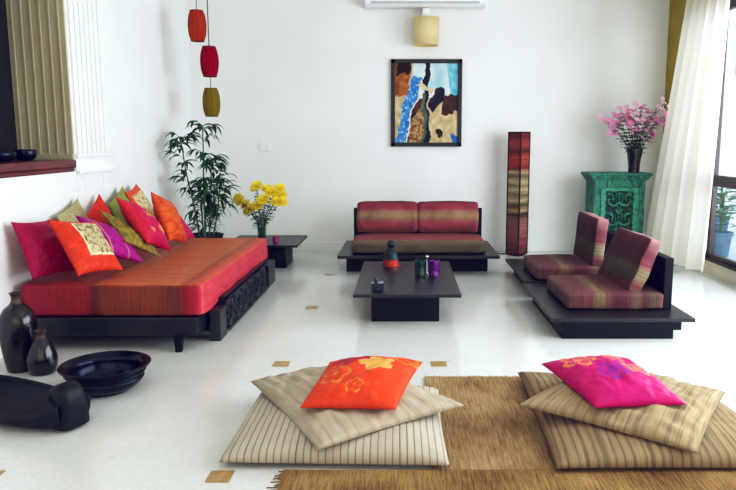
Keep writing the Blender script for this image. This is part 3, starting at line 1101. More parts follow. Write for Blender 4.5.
# ------------------------------------------------------------------ potted bamboo palm
t = thing('potted_palm', 'tall bamboo palm in a dark pot behind the daybed in the corner', 'plant', (-2.0, 7.0, 0))
bm = bmesh.new()
lathe(bm, smoothprof([(0, 0), (.12, 0), (.15, .1), (.165, .25), (.18, .345), (.19, .352), (.18, .36), (.165, .34), (.16, .32), (0, .32)], 4), 36)
obj('pot', bm, M['pot'], t, True)
bm = bmesh.new(); lathe(bm, [(0, .335), (.158, .33)], 30)
obj('soil', bm, M['soil'], t)
canes = [
 [(.0, .02, .33), (.0, .03, .8), (.015, .02, 1.2), (.02, 0, 1.44)],
 [(-.05, 0, .33), (-.09, 0, .62), (-.16, .02, .95), (-.2, .03, 1.24), (-.21, .02, 1.3)],
 [(.05, -.02, .33), (.08, -.02, .7), (.10, -.03, 1.02), (.11, -.02, 1.1)],
 [(.02, -.06, .33), (.03, -.08, .6), (.05, -.1, .86)],
 [(-.03, .06, .33), (-.05, .1, .6), (-.06, .12, .78)],
 [(.07, .05, .33), (.12, .08, .6), (.15, .1, .9)],
]
lf = None
for ci, cpts in enumerate(canes):
    sp = smoothprof(cpts, 8)
    bm = bmesh.new()
    tube(bm, sp, [.0095 - .0045*i/(len(sp)-1) for i in range(len(sp))], 8)
    cane = obj('cane', bm, M['cane'], t, True)
    lf = bmesh.new()
    L2 = len(sp)
    top = Vector(sp[-1])
    # leaf whorl at the tip
    for k in range(9):
        a = 2*PI*k/9 + ci
        el = random.uniform(.1, .9)
        leaf(lf, top - Vector((0, 0, random.uniform(0, .05))), (math.cos(a), math.sin(a), el), random.uniform(.13, .21), random.uniform(.018, .025), random.uniform(.7, 1.4), roll=random.uniform(-.5, .5))
    # side sprays
    lo = 0.25 if ci in (2, 3, 4, 5) else (.12 if ci == 0 else .3)
    zz = [i for i in range(L2) if i/L2 > lo and i % (2 if ci else 3) == 0]
    for i in zz:
        p = Vector(sp[i])
        a0 = random.uniform(0, 2*PI)
        rl = random.uniform(.05, .11)
        q = p + Vector((math.cos(a0)*rl, math.sin(a0)*rl, rl*.7))
        tube(lf, [p, (p+q)/2 + Vector((0, 0, .01)), q], .0022, 5)
        for k in range(6):
            a = a0 + random.uniform(-1.5, 1.5)
            leaf(lf, q if k < 4 else (p+q)/2, (math.cos(a), math.sin(a), random.uniform(-.1, .7)), random.uniform(.11, .19), random.uniform(.015, .021), random.uniform(.8, 1.7), roll=random.uniform(-.6, .6))
    for k in range(14):                                 # dense skirt low on the plant
        a = random.uniform(0, 2*PI); r = random.uniform(.02, .1); z = random.uniform(.40, .72)
        leaf(lf, (r*math.cos(a), r*math.sin(a), z), (math.cos(a), math.sin(a), random.uniform(.2, 1.3)), random.uniform(.1, .18), random.uniform(.010, .015), random.uniform(.8, 1.8), roll=random.uniform(-.6, .6))
    for v in lf.verts:
        v.co.x = max(v.co.x, -.405)
    obj('foliage', lf, M['green'], cane, True)

# ------------------------------------------------------------------ black low tables
def low_table(name, label, x0, x1, y0, y1, z0, z1, bx0, bx1, by0, by1):
    cx, cy = (x0+x1)/2, (y0+y1)/2
    t = thing(name, label, 'table', (cx, cy, 0))
    bm = bmesh.new(); box(bm, x0-cx, x1-cx, y0-cy, y1-cy, z0, z1, .004); obj('tabletop', bm, M['black'], t)
    bm = bmesh.new(); box(bm, bx0-cx, bx1-cx, by0-cy, by1-cy, 0, z0, .004); obj('base', bm, M['blackside'], t)
    return t
low_table('side_table', 'low black side table behind the daybed holding the yellow flowers', -1.80, -1.055, 6.90, 7.66, .238, .262, -1.66, -1.20, 7.06, 7.52)
low_table('coffee_table', 'low black coffee table with a thick base in the middle of the floor', -.35, .41, 4.8, 6.16, .205, .23, -.228, .262, 4.93, 6.0)

# ------------------------------------------------------------------ platform sofa by the back wall
t = thing('platform_sofa', 'low black platform sofa with wide side ledges under the painting', 'sofa', (.16, 7.15, 0))
bm = bmesh.new(); box(bm, -.79, .77, -.52, .52, .17, .2, .004); obj('platform', bm, M['black'], t)
bm = bmesh.new(); box(bm, -.725, .685, -.27, .45, 0, .17, .004); obj('base', bm, M['blackside'], t)
bm = bmesh.new(); box(bm, -.69, .69, .36, .41, .2, .575, .006); obj('backrest', bm, M['blackside'], t)
RED = [(0, '#6e4a3c'), (.1, '#7c3338'), (.3, '#94424a'), (.42, '#8a6452'), (.52, '#957b58'), (.66, '#93705a'), (.76, '#903a48'), (.92, '#88343f'), (1, '#6b3030')]
M['sofaback'] = mk_bands('striped_weave_upright', 'Z', .165, RED, distort=.03, thread=.35, tscale=120)
M['sofaseat'] = mk_bands('striped_weave_seat', 'Y', .36, [(0, '#5f5240'), (.1, '#7a6a4e'), (.2, '#84584a'), (.34, '#9a4a4c'), (.6, '#8d4a48'), (1, '#7a3038')], distort=.03, thread=.35, tscale=90)
o = obj('seat_cushion', soft_box(.66, .35, .056, .035, .012, 16, .005, 3), M['sofaseat'], None, True, (.155, 7.06, .262)); tag(o, 'long red and tan striped seat cushion on the platform sofa', 'cushion')
for k, (x, lb) in enumerate(((-.165, 'red and tan striped back cushion nearer the side table on the platform sofa'), (.475, 'red and tan striped back cushion nearer the fabric floor lamp on the platform sofa'))):
    o = obj('back_cushion', soft_box(.318, .165, .055, .03, .02, 16, .006, 5+k), M['sofaback'], None, True, (x, 7.42, .485), (math.radians(78), 0, 0))
    tag(o, lb, 'cushion', 'striped back cushions of the platform sofa')
# the upright cushions carry bands along their own height
M['sofaback'].node_tree  # bands defined below through object Y

# ------------------------------------------------------------------ two armless platform seats by the window
CH = [(0, '#5a3030'), (.14, '#6e2a33'), (.24, '#7a5a3e'), (.34, '#6b6044'), (.46, '#6e2d36'), (.6, '#7a3340'), (.72, '#746248'), (.84, '#6d2f38'), (1, '#5b2029')]
M['chairback'] = mk_bands('maroon_weave_back', 'Y', .21, [(0, '#74404a'), (.12, '#5f2b31'), (.28, '#4f4632'), (.42, '#564d38'), (.52, '#51252b'), (.72, '#4b2228'), (.88, '#5d2831'), (1, '#66404a')], distort=.03, thread=.3, tscale=90)
M['chairseat'] = mk_bands('maroon_weave_seat', 'X', .33, [(0, '#73504a'), (.1, '#6a3f3b'), (.24, '#6d3e3a'), (.32, '#7d6a4c'), (.42, '#664238'), (.52, '#5c2a30'), (.64, '#65323a'), (.72, '#6c5d45'), (.8, '#5f2e34'), (.9, '#5f523f'), (1, '#6b3a42')], distort=.02, thread=.35, tscale=110)
def platform_seat(label, x0, x1, y0, y1, front_bx):
    cx, cy = (x0+x1)/2, (y0+y1)/2
    t = thing('platform_chair', label, 'chair', (cx, cy, 0))
    bm = bmesh.new(); box(bm, x0-cx, x1-cx, y0-cy, y1-cy, .118, .145, .004); obj('platform', bm, M['black'], t)
    bm = bmesh.new(); box(bm, x0-cx+.07, x1-cx-.08, y0-cy+.02, y1-cy-.05, .06, .118, .003); obj('support_step', bm, M['blackside'], t)
    bm = bmesh.new(); box(bm, x0-cx+.075, x1-cx-.13, y0-cy+.025, y1-cy-.06, 0, .06, .003); obj('base', bm, M['blackside'], t)
    return t, cx, cy
t1, cx1, cy1 = platform_seat('low black armless platform chair nearest the cushion stacks', .975, 1.915, 4.46, 5.60, 0)
bm = bmesh.new(); box(bm, 1.795-cx1, 1.855-cx1, 4.72-cy1, 5.42-cy1, .145, .50, .006); obj('backrest', bm, M['blackside'], t1)
t2, cx2, cy2 = platform_seat('low black armless platform chair standing nearer the green cabinet', 1.01, 1.95, 5.68, 6.80, 0)
bm = bmesh.new(); box(bm, 1.80-cx2, 1.865-cx2, 5.84-cy2, 6.54-cy2, .145, .50, .006); obj('backrest', bm, M['blackside'], t2)
GS = 'striped seat cushions of the platform chairs'
o = obj('seat_cushion', soft_box(.335, .35, .055, .02, .016, 18, .006, 11), M['chairseat'], None, True, (1.46, 5.04, .202), (0, 0, 0)); tag(o, 'maroon striped seat cushion on the platform chair nearest the cushion stacks', 'cushion', GS)
o = obj('seat_cushion', soft_box(.335, .34, .055, .02, .016, 18, .006, 12), M['chairseat'], None, True, (1.445, 6.03, .202), (0, 0, 0)); tag(o, 'maroon striped seat cushion on the platform chair nearer the green cabinet', 'cushion', GS)
M['chairlit'] = mk_bands('maroon_weave_lit', 'Y', .21, [(0, '#8f5860'), (.15, '#7a4048'), (.3, '#94866a'), (.42, '#8a7d62'), (.52, '#86474f'), (.72, '#7c4650'), (.88, '#9a6a6c'), (1, '#a67a78')], distort=.03, thread=.3, tscale=90)  # lighter copy of the back weave; window light painted on ends and top
def lit_faces(bm):
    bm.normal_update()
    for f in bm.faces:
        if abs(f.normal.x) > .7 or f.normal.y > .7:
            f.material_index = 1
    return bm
def lean(x, y, z, ln, tilt, yaw=0):
    # local X along the chair's width (room Y), local Y up, local Z towards the sitter
    ey = Vector((math.sin(tilt), 0, math.cos(tilt)))
    ex = Vector((0, -1, 0))
    ez = ex.cross(ey)
    R = Matrix((ex, ey, ez)).transposed()
    R = Matrix.Rotation(yaw, 3, 'Z') @ R
    return Matrix.Translation((x, y, z)) @ R.to_4x4()
GBk = 'striped back cushions of the platform chairs'
o = obj('back_cushion', lit_faces(soft_box(.32, .20, .047, .014, .02, 18, .008, 13)), [M['chairback'], M['chairlit']], None, True)
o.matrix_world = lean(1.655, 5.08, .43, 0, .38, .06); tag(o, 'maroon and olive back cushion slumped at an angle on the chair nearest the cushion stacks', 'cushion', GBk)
o = obj('back_cushion', lit_faces(soft_box(.32, .20, .048, .014, .016, 18, .007, 14)), [M['chairback'], M['chairlit']], None, True)
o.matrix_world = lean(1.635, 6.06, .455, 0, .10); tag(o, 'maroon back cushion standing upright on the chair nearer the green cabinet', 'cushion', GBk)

# sofa back cushions: bands along the cushion's own height (object Y)
nt = M['sofaback'].node_tree
for l in list(nt.links):
    if l.from_node.type == 'SEPXYZ':
        to = l.to_socket; fn = l.from_node
        nt.links.remove(l); nt.links.new(fn.outputs['Y'], to)

# ------------------------------------------------------------------ things on the coffee table
M['orangeglass'] = mk('orange_glass', '#d2441b', .15, c2='#8c2410', vscale=20, coat=.6)
M['tealmetal'] = mk('verdigris_metal', '#33474a', .4, metal=.5, c2='#1d2427', vscale=30)
t = thing('oil_lamp', 'small dark metal lantern with a glowing orange glass base on the coffee table', 'lantern', (-.103, 5.90, .23))
bm = bmesh.new(); lathe(bm, smoothprof([(0, 0), (.062, 0), (.068, .012), (.066, .05), (.06, .066), (0, .066)], 4), 28); obj('glass_base', bm, M['orangeglass'], t, True)
bm = bmesh.new(); lathe(bm, smoothprof([(0, .064), (.066, .066), (.067, .075), (.055, .11), (.034, .14), (.02, .152), (.02, .165), (.034, .18), (.036, .2), (.024, .218), (.012, .226), (0, .228)], 4), 28); obj('cap', bm, M['tealmetal'], t, True)
bm = bmesh.new(); tube(bm, smoothprof([(-.06, 0, .07), (-.085, 0, .1), (-.07, 0, .125), (-.02, 0, .15)], 5), .006, 8); obj('handle', bm, M['tealmetal'], t, True)
def tealight(label, x, y, hexa):
    t = thing('candle_glass', label, 'candle holder', (x, y, .23))
    g = mk('cut_glass_' + hexa[1:], hexa, .12, var=.5, vscale=40, coat=.5)
    g.node_tree.nodes['Principled BSDF'].inputs['Transmission Weight'].default_value = .3
    bm = bmesh.new()
    lathe(bm, [(0, 0), (.04, 0), (.044, .01), (.046, .125), (.042, .125), (.039, .02), (0, .02)], 8)
    obj('glass_cup', bm, g, t)
    bm = bmesh.new(); lathe(bm, [(0, .02), (.034, .02), (.034, .06), (.004, .062), (.003, .075), (0, .075)], 16)
    obj('candle', bm, M['cream2'], t)
M['cream2'] = mk('candle_wax', '#d8cfc0', .6)
tealight('green cut-glass candle holder on the coffee table', .138, 5.47, '#1f4a38')
tealight('violet cut-glass candle holder on the coffee table beside the green one', .248, 5.47, '#7a2f8c')
M['silver'] = mk('silver_metal', '#cfd2d8', .25, metal=.9)
t = thing('candle_snuffer', 'slim silver stand with a round tip behind the candle glasses', 'ornament', (.193, 5.56, .23))
bm = bmesh.new(); lathe(bm, [(0, 0), (.02, 0), (.02, .006), (.004, .01), (.004, .13), (0, .13)], 14); obj('stem', bm, M['silver'], t, True)
b = bmesh.new(); bmesh.ops.create_uvsphere(b, u_segments=14, v_segments=10, radius=.014); bm = bmesh.new(); merge(bm, b, 0, Matrix.Translation((0, 0, .14))); obj('tip', bm, M['silver'], t, True)
M['bluedark'] = mk('dark_blue_glaze', '#1b2c4a', .2, c2='#0c1526', vscale=25, coat=.5)
t = thing('trinket_box', 'tiny dark blue box with a knobbed lid at the near edge of the coffee table', 'box', (-.183, 4.93, .23))
bm = bmesh.new(); box(bm, -.043, .043, -.035, .035, 0, .045, .006); obj('body', bm, M['bluedark'], t)
bm = bmesh.new(); box(bm, -.046, .046, -.038, .038, .045, .058, .005); lathe(bm, smoothprof([(.022, .056), (.01, .066), (.016, .08), (.01, .094), (0, .097)], 4), 16, cx=-.012); obj('lid', bm, M['bluedark'], t)

# candle glass on the side table
t = thing('candle_glass', 'small pink candle glass on the black side table beside the flower vase', 'candle holder', (-1.305, 7.12, .262))
gp = mk('pink_glass', '#b0477f', .2, c2='#7a2c5f', vscale=30, coat=.4)
bm = bmesh.new(); lathe(bm, [(0, 0), (.03, 0), (.033, .01), (.034, .062), (.03, .062), (.028, .015), (0, .015)], 12); obj('glass_cup', bm, gp, t)
bm = bmesh.new(); lathe(bm, [(0, .015), (.025, .015), (.025, .045), (0, .045)], 14); obj('candle', bm, M['cream2'], t)

# ------------------------------------------------------------------ flowers
def bloom_mum(bm, c, d, r):
    d = Vector(d).normalized()
    a = d.orthogonal().normalized(); b = d.cross(a)
    for ring, (cnt, tilt, ln) in enumerate(((13, .1, 1), (12, .55, .92), (9, .95, .75), (6, 1.3, .5))):
        for k in range(cnt):
            an = 2*PI*k/cnt + ring*.3 + random.uniform(-.1, .1)
            rad = a*math.cos(an) + b*math.sin(an)
            dr = (rad*math.cos(tilt) + d*math.sin(tilt)).normalized()
            sd = d.cross(rad).normalized() * r * .19
            p0 = Vector(c) + rad*r*.05
            p1 = p0 + dr*r*.6*ln
            p2 = p0 + dr*r*ln + d*r*.08
            vs = [bm.verts.new(q) for q in (p0 - sd*.4, p0 + sd*.4, p1 + sd, p2 + sd*.5, p2 - sd*.5, p1 - sd)]
            bm.faces.new(vs[:3] + [vs[5]])
            bm.faces.new((vs[5], vs[2], vs[3], vs[4]))
def bloom_open(bm, c, d, r, k=6):
    d = Vector(d).normalized()
    a = d.orthogonal().normalized(); b = d.cross(a)
    for q in range(k):
        an = 2*PI*q/k
        rad = a*math.cos(an) + b*math.sin(an)
        sd = d.cross(rad).normalized()
        rows = []
        for s, wd, up in ((.05, .1, 0), (.4, .34, .22), (.75, .36, .34), (1, .12, .26)):
            p = Vector(c) + rad*r*s + d*r*up
            rows.append([bm.verts.new(p - sd*r*wd), bm.verts.new(p - d*r*.05), bm.verts.new(p + sd*r*wd)])
        for A, B in zip(rows, rows[1:]):
            for j in range(2):
                f = bm.faces.new((A[j], A[j+1], B[j+1], B[j])); f.smooth = True
def flower_stem(name, label, cat, group, base, head, kind, pm, r, leaves=4, extra=0):
    t = thing(name, label, cat, base, 0, group)
    h = Vector(head) - Vector(base)
    pts = smoothprof([(0, 0, 0), (h.x*.12, h.y*.12, h.z*.35), (h.x*.5, h.y*.5, h.z*.72), tuple(h)], 5)
    bm = bmesh.new(); tube(bm, pts, .003, 6)
    for e in range(extra):
        pass
    stem = obj('stem', bm, M['stalk'], t, True)
    d = (Vector(pts[-1]) - Vector(pts[-4])).normalized() + Vector((random.uniform(-.3, .3), -.75, .15))
    if kind == 'mum':
        bm = bmesh.new(); bloom_mum(bm, h, d, r); obj('bloom', bm, pm, t)
    else:
        heads = [h]
        for e in range(extra):
            heads.append(h + Vector((random.uniform(-.075, .075), random.uniform(-.06, .03), random.uniform(-.10, .055))))
        for i, hh in enumerate(heads):
            bm = bmesh.new()
            bloom_open(bm, hh, d + Vector((random.uniform(-.5, .5), random.uniform(-.3, .3), random.uniform(-.3, .6))), r * random.uniform(.75, 1.1))
            if i:
                tube(bm, [Vector(pts[-5]), hh], .0018, 4)
            obj('bloom', bm, pm, t)
    bm = bmesh.new()
    for k in range(leaves):
        q = Vector(pts[int((.38 + .55*k/leaves) * (len(pts)-1))])
        a = random.uniform(0, 2*PI)
        leaf(bm, q, (math.cos(a), math.sin(a), .5), random.uniform(.06, .11), random.uniform(.013, .021), .8)
    obj('foliage', bm, M['stalk'], stem, True)
# glass vase with yellow flowers
vx, vy, vz = -1.485, 7.3, .262
t = thing('flower_vase', 'clear glass vase on the black side table holding yellow flowers', 'vase', (vx, vy, vz))
bm = bmesh.new(); lathe(bm, smoothprof([(0, 0), (.04, 0), (.043, .01), (.05, .12), (.062, .24), (.058, .24), (.046, .12), (.039, .016), (0, .016)], 4), 28); obj('glass_body', bm, M['glass'], t, True)
bm = bmesh.new(); lathe(bm, [(0, .018), (.038, .018), (.045, .12), (0, .12)], 24); obj('water', bm, M['water'], t, True)
heads = [(-.235, 0, .43), (-.17, .06, .36), (-.20, -.05, .41), (-.03, -.03, .56), (-.055, .05, .53), (-.02, -.06, .36), (-.085, -.04, .33), (.10, -.03, .49), (.15, .0, .50), (.205, .03, .46), (.165, -.05, .40), (.06, .05, .52), (-.13, 0, .30), (.22, -.02, .40), (.03, -.06, .42), (.19, .04, .53)]
for i, (a, b_, c) in enumerate(heads):
    flower_stem('chrysanthemum', 'yellow chrysanthemum among those in the clear glass vase on the side table', 'flower', 'yellow flowers in the glass vase', (vx + a*.08, vy + b_*.2, vz + .03), (vx + a, vy + b_, vz + c), 'mum', M['yellow'], .066, 6)
# dark vase with pink flowers on the cabinet
px, py, pz = 2.525, 7.70, .948
t = thing('flower_vase', 'tall dark flared vase on the green cabinet holding pink flowers', 'vase', (px, py, pz))
bm = bmesh.new(); lathe(bm, smoothprof([(0, 0), (.056, 0), (.06, .01), (.066, .12), (.086, .24), (.08, .24), (.058, .12), (.05, .02), (0, .02)], 4), 28); obj('vase_body', bm, M['vasedark'], t, True)
random.seed(11)
ph = [(-.36, .56), (-.30, .63), (-.22, .69), (-.14, .62), (-.06, .70), (.02, .64), (.0, .55), (-.11, .50), (-.22, .53), (.08, .70), (.13, .48), (.17, .55), (.23, .70), (.29, .63), (.27, .74), (.19, .42), (.07, .56), (-.3, .48), (.05, .45)]
for i, (a, c) in enumerate(ph):
    flower_stem('pink_lily', 'pink spray flower among those in the dark vase on the green cabinet', 'flower', 'pink flowers in the dark vase', (px + a*.06, py + random.uniform(-.02, .02), pz + .06), (px + a*.94 + .01, py + random.uniform(-.14, .08), pz + c), 'open', M['pink'] if i % 2 else M['pinklight'], .036, 16, 5)

# ------------------------------------------------------------------ green carved cabinet
gx, gy = 2.345, 7.76
t = thing('cabinet', 'distressed green carved wooden cabinet with a moulded cornice in the corner', 'cabinet', (gx, gy, 0))
W, Dp = .275, .17
bm = bmesh.new(); box(bm, -W, W, -Dp, Dp, .06, .86, .006)
for x0, x1 in ((-W, -W + .075), (W - .075, W)):
    box(bm, x0, x1, -Dp - .012, -Dp + .01, .06, .86, .004)
box(bm, -W + .075, W - .075, -Dp - .012, -Dp + .01, .79, .86, .004)
box(bm, -W + .075, W - .075, -Dp - .012, -Dp + .01, .06, .13, .004)
obj('body', bm, M['turq'], t)
bm = bmesh.new()
for z0, z1, e in ((.855, .875, .012), (.875, .895, .03), (.895, .92, .045), (.92, .947, .06)):
    box(bm, -W - e, W + e, -Dp - e, Dp + e*.3, z0, z1, .005)
obj('cornice', bm, M['turq'], t)
bm = bmesh.new(); box(bm, -W - .02, W + .02, -Dp - .02, Dp, 0, .06, .006); obj('plinth', bm, M['turq'], t)
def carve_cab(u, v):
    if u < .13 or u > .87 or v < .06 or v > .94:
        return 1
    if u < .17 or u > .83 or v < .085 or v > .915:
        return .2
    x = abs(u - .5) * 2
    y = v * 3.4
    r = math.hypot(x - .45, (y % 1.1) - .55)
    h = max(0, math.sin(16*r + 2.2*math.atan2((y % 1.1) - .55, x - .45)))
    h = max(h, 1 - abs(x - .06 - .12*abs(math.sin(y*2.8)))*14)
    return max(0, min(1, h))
m = bpy.data.materials.new('carved_green_paint')
nt, bs, L = nodes(m)
at = nt.nodes.new('ShaderNodeAttribute'); at.attribute_name = 'Col'
L.new(at.outputs['Color'], bs.inputs['Base Color']); bs.inputs['Roughness'].default_value = .6
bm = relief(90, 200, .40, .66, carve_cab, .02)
o = obj('door', bm, m, t, loc=(0, -Dp - .002, .13), label='worn carved door panel with darker recesses')
ca = o.data.color_attributes.new('Col', 'FLOAT_COLOR', 'POINT')
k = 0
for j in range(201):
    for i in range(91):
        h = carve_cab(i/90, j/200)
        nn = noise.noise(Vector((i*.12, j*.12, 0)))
        ca.data[k].color = mixc(lin('#0a2722'), lin('#459a7e'), h*.8 + nn*.5)  # green darkens with carving depth, mottled by noise
        k += 1

# ------------------------------------------------------------------ fabric column floor lamp
t = thing('floor_lamp', 'tall square column floor lamp of patchwork fabric against the back wall', 'lamp', (1.297, 7.90, 0), math.radians(45))
M['patch'] = mk_bands('patchwork_fabric', 'Z', .70, [(0, '#5f2c28'), (.10, '#84443e'), (.2, '#935e58'), (.3, '#84604e'), (.335, '#3d2a1e'), (.36, '#a5855e'), (.41, '#5d4c30'), (.45, '#bda67c'), (.49, '#6b6042'), (.53, '#c4b08a'), (.56, '#857852'), (.60, '#b9a884'), (.635, '#6f6244'), (.67, '#b8a07a'), (.70, '#8a3526'), (.79, '#ad4a34'), (.84, '#5f241c'), (.89, '#a34836'), (.94, '#7b2f25'), (1, '#5a2018')], distort=.008, thread=.45, tscale=45, rough=.7)
s = .083
bm = bmesh.new()
b = bmesh.new(); bmesh.ops.create_cube(b, size=1)
for v in b.verts:
    v.co = Vector((v.co.x*2*s, v.co.y*2*s, v.co.z*1.36))
bmesh.ops.subdivide_edges(b, edges=list(b.edges), cuts=6, use_grid_fill=True)
merge(bm, b)
obj('shade', bm, M['patch'], t, loc=(0, 0, .705))
bm = bmesh.new()
for a, c in ((-1, -1), (1, -1), (1, 1), (-1, 1)):
    box(bm, a*s - .006, a*s + .006, c*s - .006, c*s + .006, .012, 1.392)
for z in (.02, 1.385):
    for a in (-1, 1):
        box(bm, -s, s, a*s - .006, a*s + .006, z - .006, z + .006)
        box(bm, a*s - .006, a*s + .006, -s, s, z - .006, z + .006)
obj('frame', bm, mk('dark_red_frame', '#3a1512', .5, var=.2), t)
bm = bmesh.new(); box(bm, -s + .01, s - .01, -s + .01, s - .01, 0, .02, .003); obj('base', bm, M['blackside'], t)
o = None
bm = bmesh.new(); tube(bm, smoothprof([(1.2, 7.98, .006), (1.12, 7.96, .006), (1.05, 8.03, .006), (1.0, 8.12, .006)], 6), .005, 6)
o = obj('power_cord', bm, M['frame'], None, True); tag(o, 'thin dark power cord on the floor beside the column lamp', 'cord')

# ------------------------------------------------------------------ on the back wall: painting, sconce, air conditioner, switch
def art(u, v):
    n1 = noise.noise(Vector((u*5, v*6, 1))); n2 = noise.noise(Vector((u*13, v*13, 4))); n3 = noise.noise(Vector((u*30, v*26, 8)))
    n4 = noise.noise(Vector((u*3, v*3, 12)))
    uu, vv = u + .05*n1 + .014*n3 + .04*n4, v + .05*n2 - .05*n4
    c = mixc(lin('#dcc8a2'), lin('#bba478'), .5 + n2)
    if vv < .42 and uu > .28:
        c = mixc(lin('#dfeaea'), lin('#a6d0da'), .35 + n1*1.3)
        if uu > .84: c = mixc(lin('#4fb0cc'), lin('#9fd4de'), .5 + n2)
    if uu < .24 and vv < .42:
        c = mixc(lin('#b9783a'), lin('#8a4f20'), .5 + n2*1.4)
        if vv < .14: c = lin('#2c1a12') if uu > .03 else c
    # dark block at the edge
    if uu > .76 and .41 + .08*(1-uu) < vv < .62:
        c = mixc(lin('#3a2320'), lin('#5d3a34'), .5 + n2)
    # brown arc and speckled hollow under it
    ex = (uu - .55)/.40; ey = (vv - 1.0)/.62
    rr = ex*ex + ey*ey
    if rr < 1 and uu < .5:
        c = mixc(lin('#bfa274'), lin('#7a4a22'), .5 + n3*1.2 + n2*.5)
        if rr > .62: c = mixc(lin('#3a2015'), lin('#6e4020'), .4 + n2)
    # white contour then blue river
    xc = .07 + .36*max(0, 1 - vv)**1.15 + .02*math.sin(vv*9)
    if vv > .16 and abs(uu - xc) < .085:
        c = mixc(lin('#2c76bd'), lin('#5ba0d6'), .4 + n2)
        if n3 > .32: c = lin('#a9cbe0')
    elif vv > .2 and abs(uu - xc - .10) < .016:
        c = lin('#ece5d2')
    # grey-green strip, dark trunk and leaf
    if .34 < vv and abs(uu - .46) < .035: c = mixc(lin('#6f7d69'), lin('#4c5a50'), .5 + n2)
    if abs(uu - .51) < .028 + .015*math.sin(vv*8): c = lin('#23232b')
    lx = (uu - (.73 - .45*(vv - .3))) / (.105 * max(.05, math.sin(PI*min(1, max(0, (vv - .28)/.34)))))
    if .29 < vv < .62 and abs(lx) < 1: c = mixc(lin('#1e1c2a'), lin('#3a3448'), .4 + n2)
    if .24 < vv < .34 and abs(uu - .5 - (vv - .29)*2.2) < .05: c = lin('#d8c79f')
    if ((uu - .70)/.055)**2 + ((vv - .87)/.08)**2 < 1: c = lin('#40241c')
    if uu > .92 and vv > .88: c = lin('#2f74b5')
    return c
t = thing('painting', 'framed abstract painting in blues and browns hung on the back wall', 'painting', (.268, 8.185, 1.716))
pw, phh = .405, .49
bm = bmesh.new()
fw = .045
box(bm, -pw, -pw + fw, -.035, 0, -phh, phh, .004); box(bm, pw - fw, pw, -.035, 0, -phh, phh, .004)
box(bm, -pw, pw, -.035, 0, phh - fw, phh, .004); box(bm, -pw, pw, -.035, 0, -phh, -phh + fw, .004)
obj('frame', bm, M['frame'], t)
bm = bmesh.new()
NX, NY = 130, 160
w2, h2 = pw - fw + .003, phh - fw + .003
g = [[bm.verts.new((-w2 + 2*w2*i/NX, -.016, h2 - 2*h2*j/NY)) for i in range(NX+1)] for j in range(NY+1)]
for j in range(NY):
    for i in range(NX):
        bm.faces.new((g[j][i], g[j+1][i], g[j+1][i+1], g[j][i+1]))
o = obj('canvas', bm, mk_vcol('painted_canvas', .6, 0, .15, 200, .2), t)
ca = o.data.color_attributes.new('Col', 'FLOAT_COLOR', 'POINT')
k = 0
for j in range(NY+1):
    for i in range(NX+1):
        ca.data[k].color = art(i/NX, j/NY); k += 1

t = thing('wall_lamp', 'cream drum-shaped wall lamp above the painting', 'lamp', (.262, 8.04, 2.34))
bm = bmesh.new(); lathe(bm, [(.128, 0), (.132, .0), (.142, .30), (.138, .30)], 40); obj('lamp_shade', bm, M['cream'], t, True)
bm = bmesh.new(); box(bm, -.045, .03, .0, .02, .25, .40, .004); box(bm, -.05, .035, .12, .15, .27, .42, .004); box(bm, -.02, .02, .01, .13, .37, .39, .003)
obj('bracket', bm, M['white'], t)
t = thing('air_conditioner', 'long white air conditioner high on the back wall above the wall lamp', 'air conditioner', (.245, 8.19, 2.755))
bm = bmesh.new()
prof = [(0, .0), (-.16, 0), (-.2, .03), (-.215, .09), (-.21, .24), (-.17, .29), (0, .29)]
hw = .665
A = [bm.verts.new((-hw, y, z)) for y, z in prof]; B = [bm.verts.new((hw, y, z)) for y, z in prof]
for k in range(len(prof)):
    j = (k+1) % len(prof)
    bm.faces.new((A[k], A[j], B[j], B[k]))
bm.faces.new(A); bm.faces.new(B)
bmesh.ops.bevel(bm, geom=list(bm.edges), offset=.006, segments=2, affect='EDGES')
obj('casing', bm, M['white'], t)
bm = bmesh.new(); box(bm, -hw + .07, hw - .07, -.205, -.19, .028, .075, .003); obj('louvre', bm, M['grey'], t)
t = thing('light_switch', 'small white switch plate on the back wall above the yellow flowers', 'switch', (-1.597, 8.187, 1.232))
bm = bmesh.new(); box(bm, -.075, .075, -.008, 0, -.06, .06, .003); obj('plate', bm, M['white'], t)
for x in (-.035, .0, .035):
    bm = bmesh.new(); box(bm, x - .012, x + .012, -.014, -.008, -.03, .03, .002); obj('rocker', bm, M['white'], t)

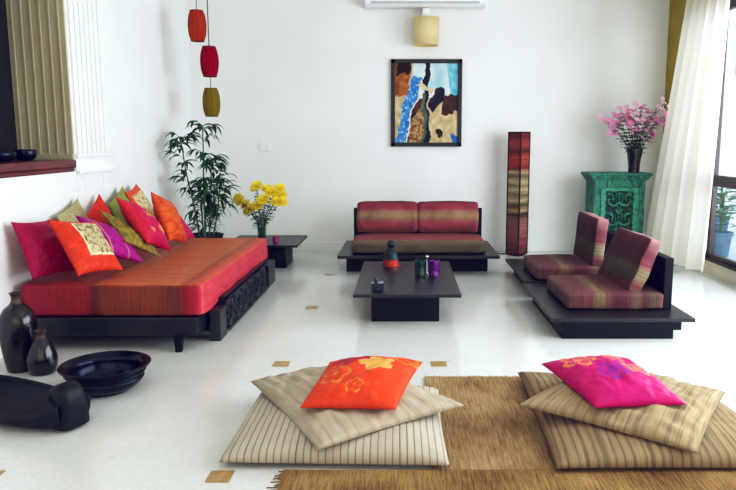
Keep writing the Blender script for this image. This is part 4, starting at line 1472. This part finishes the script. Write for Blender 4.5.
# ------------------------------------------------------------------ sheer curtain
bm = bmesh.new()
NU, NV = 150, 50
g = []
for j in range(NV+1):
    z = .025 + (ZC - .03 - .025) * j / NV
    k = min(1.25, z / 2.6)
    row = []
    for i in range(NU+1):
        u = i / NU
        yb, yt = 6.60 + u*1.12, 6.42 + u*.93
        xb, xt = 2.86 - .17*math.sin(u*PI*.6) , 2.87
        y = yb + (yt - yb) * k
        x = xb + (xt - xb) * k
        amp = .05 * (1 - .25*k)
        ph_ = u * 2*PI*5 + .5*math.sin(u*9) + .3*math.sin(z*1.7 + u*5)
        x += amp * math.sin(ph_)
        y += .018 * math.cos(ph_)
        zz = z + (.03*math.sin(u*3 + .4) + .012*math.sin(u*23) if j == 0 else 0)
        row.append(bm.verts.new((x, y, max(.008, zz))))
    g.append(row)
for j in range(NV):
    for i in range(NU):
        bm.faces.new((g[j][i], g[j][i+1], g[j+1][i+1], g[j+1][i]))
o = obj('sheer_curtain', bm, M['curtain'], None, True)
tag(o, 'floor-length sheer cream curtain gathered beside the window', 'curtain')

# ------------------------------------------------------------------ light
def area(name, loc, target, sx, sy, energy, color=(1, 1, 1)):
    l = bpy.data.lights.new(name, 'AREA')
    l.shape = 'RECTANGLE'; l.size = sx; l.size_y = sy; l.energy = energy; l.color = color
    o = bpy.data.objects.new(name, l)
    C.objects.link(o)
    o.location = loc
    d = Vector(target) - Vector(loc)
    o.rotation_euler = d.to_track_quat('-Z', 'Y').to_euler()
    return o
area('window_daylight', (3.45, 3.8, 1.45), (0, 4.3, .9), 5.0, 2.4, 320, (.89, .95, 1))
area('front_fill', (.2, -1.1, 2.0), (0, 6, 1.0), 4.6, 2.2, 42, (1, .87, .70))  # added warm fill behind the camera; the front wall has no opening
area('ceiling_fill', (.2, 3.0, 3.22), (.2, 3.2, 0), 4.0, 5.0, 13, (1, .98, .95))  # added overhead fill, no fixture on the ceiling
wd = bpy.data.worlds.new('world')
bpy.context.scene.world = wd
wd.use_nodes = True
nt = wd.node_tree
bg = nt.nodes['Background']
bg.inputs['Color'].default_value = (.80, .90, 1, 1)
bg.inputs['Strength'].default_value = 1.8

sc = bpy.context.scene
sc.view_settings.view_transform = 'Standard'
sc.view_settings.look = 'None'
sc.view_settings.exposure = 0
vs = sc.view_settings
vs.use_curve_mapping = True
cm = vs.curve_mapping
for ci, pts in ((3, ((.10, .062), (.30, .262), (.62, .625), (.86, .858))), (1, ((.3, .297), (.85, .842))), (2, ((.3, .303), (.68, .682), (.88, .905)))):
    cv = cm.curves[ci]
    if ci == 2:
        cv.points[0].location = (0, .020)
    for p in pts:
        if p[0] > 0:
            cv.points.new(*p)
cm.update()
sc.cycles.max_bounces = 8
sc.cycles.transparent_max_bounces = 12
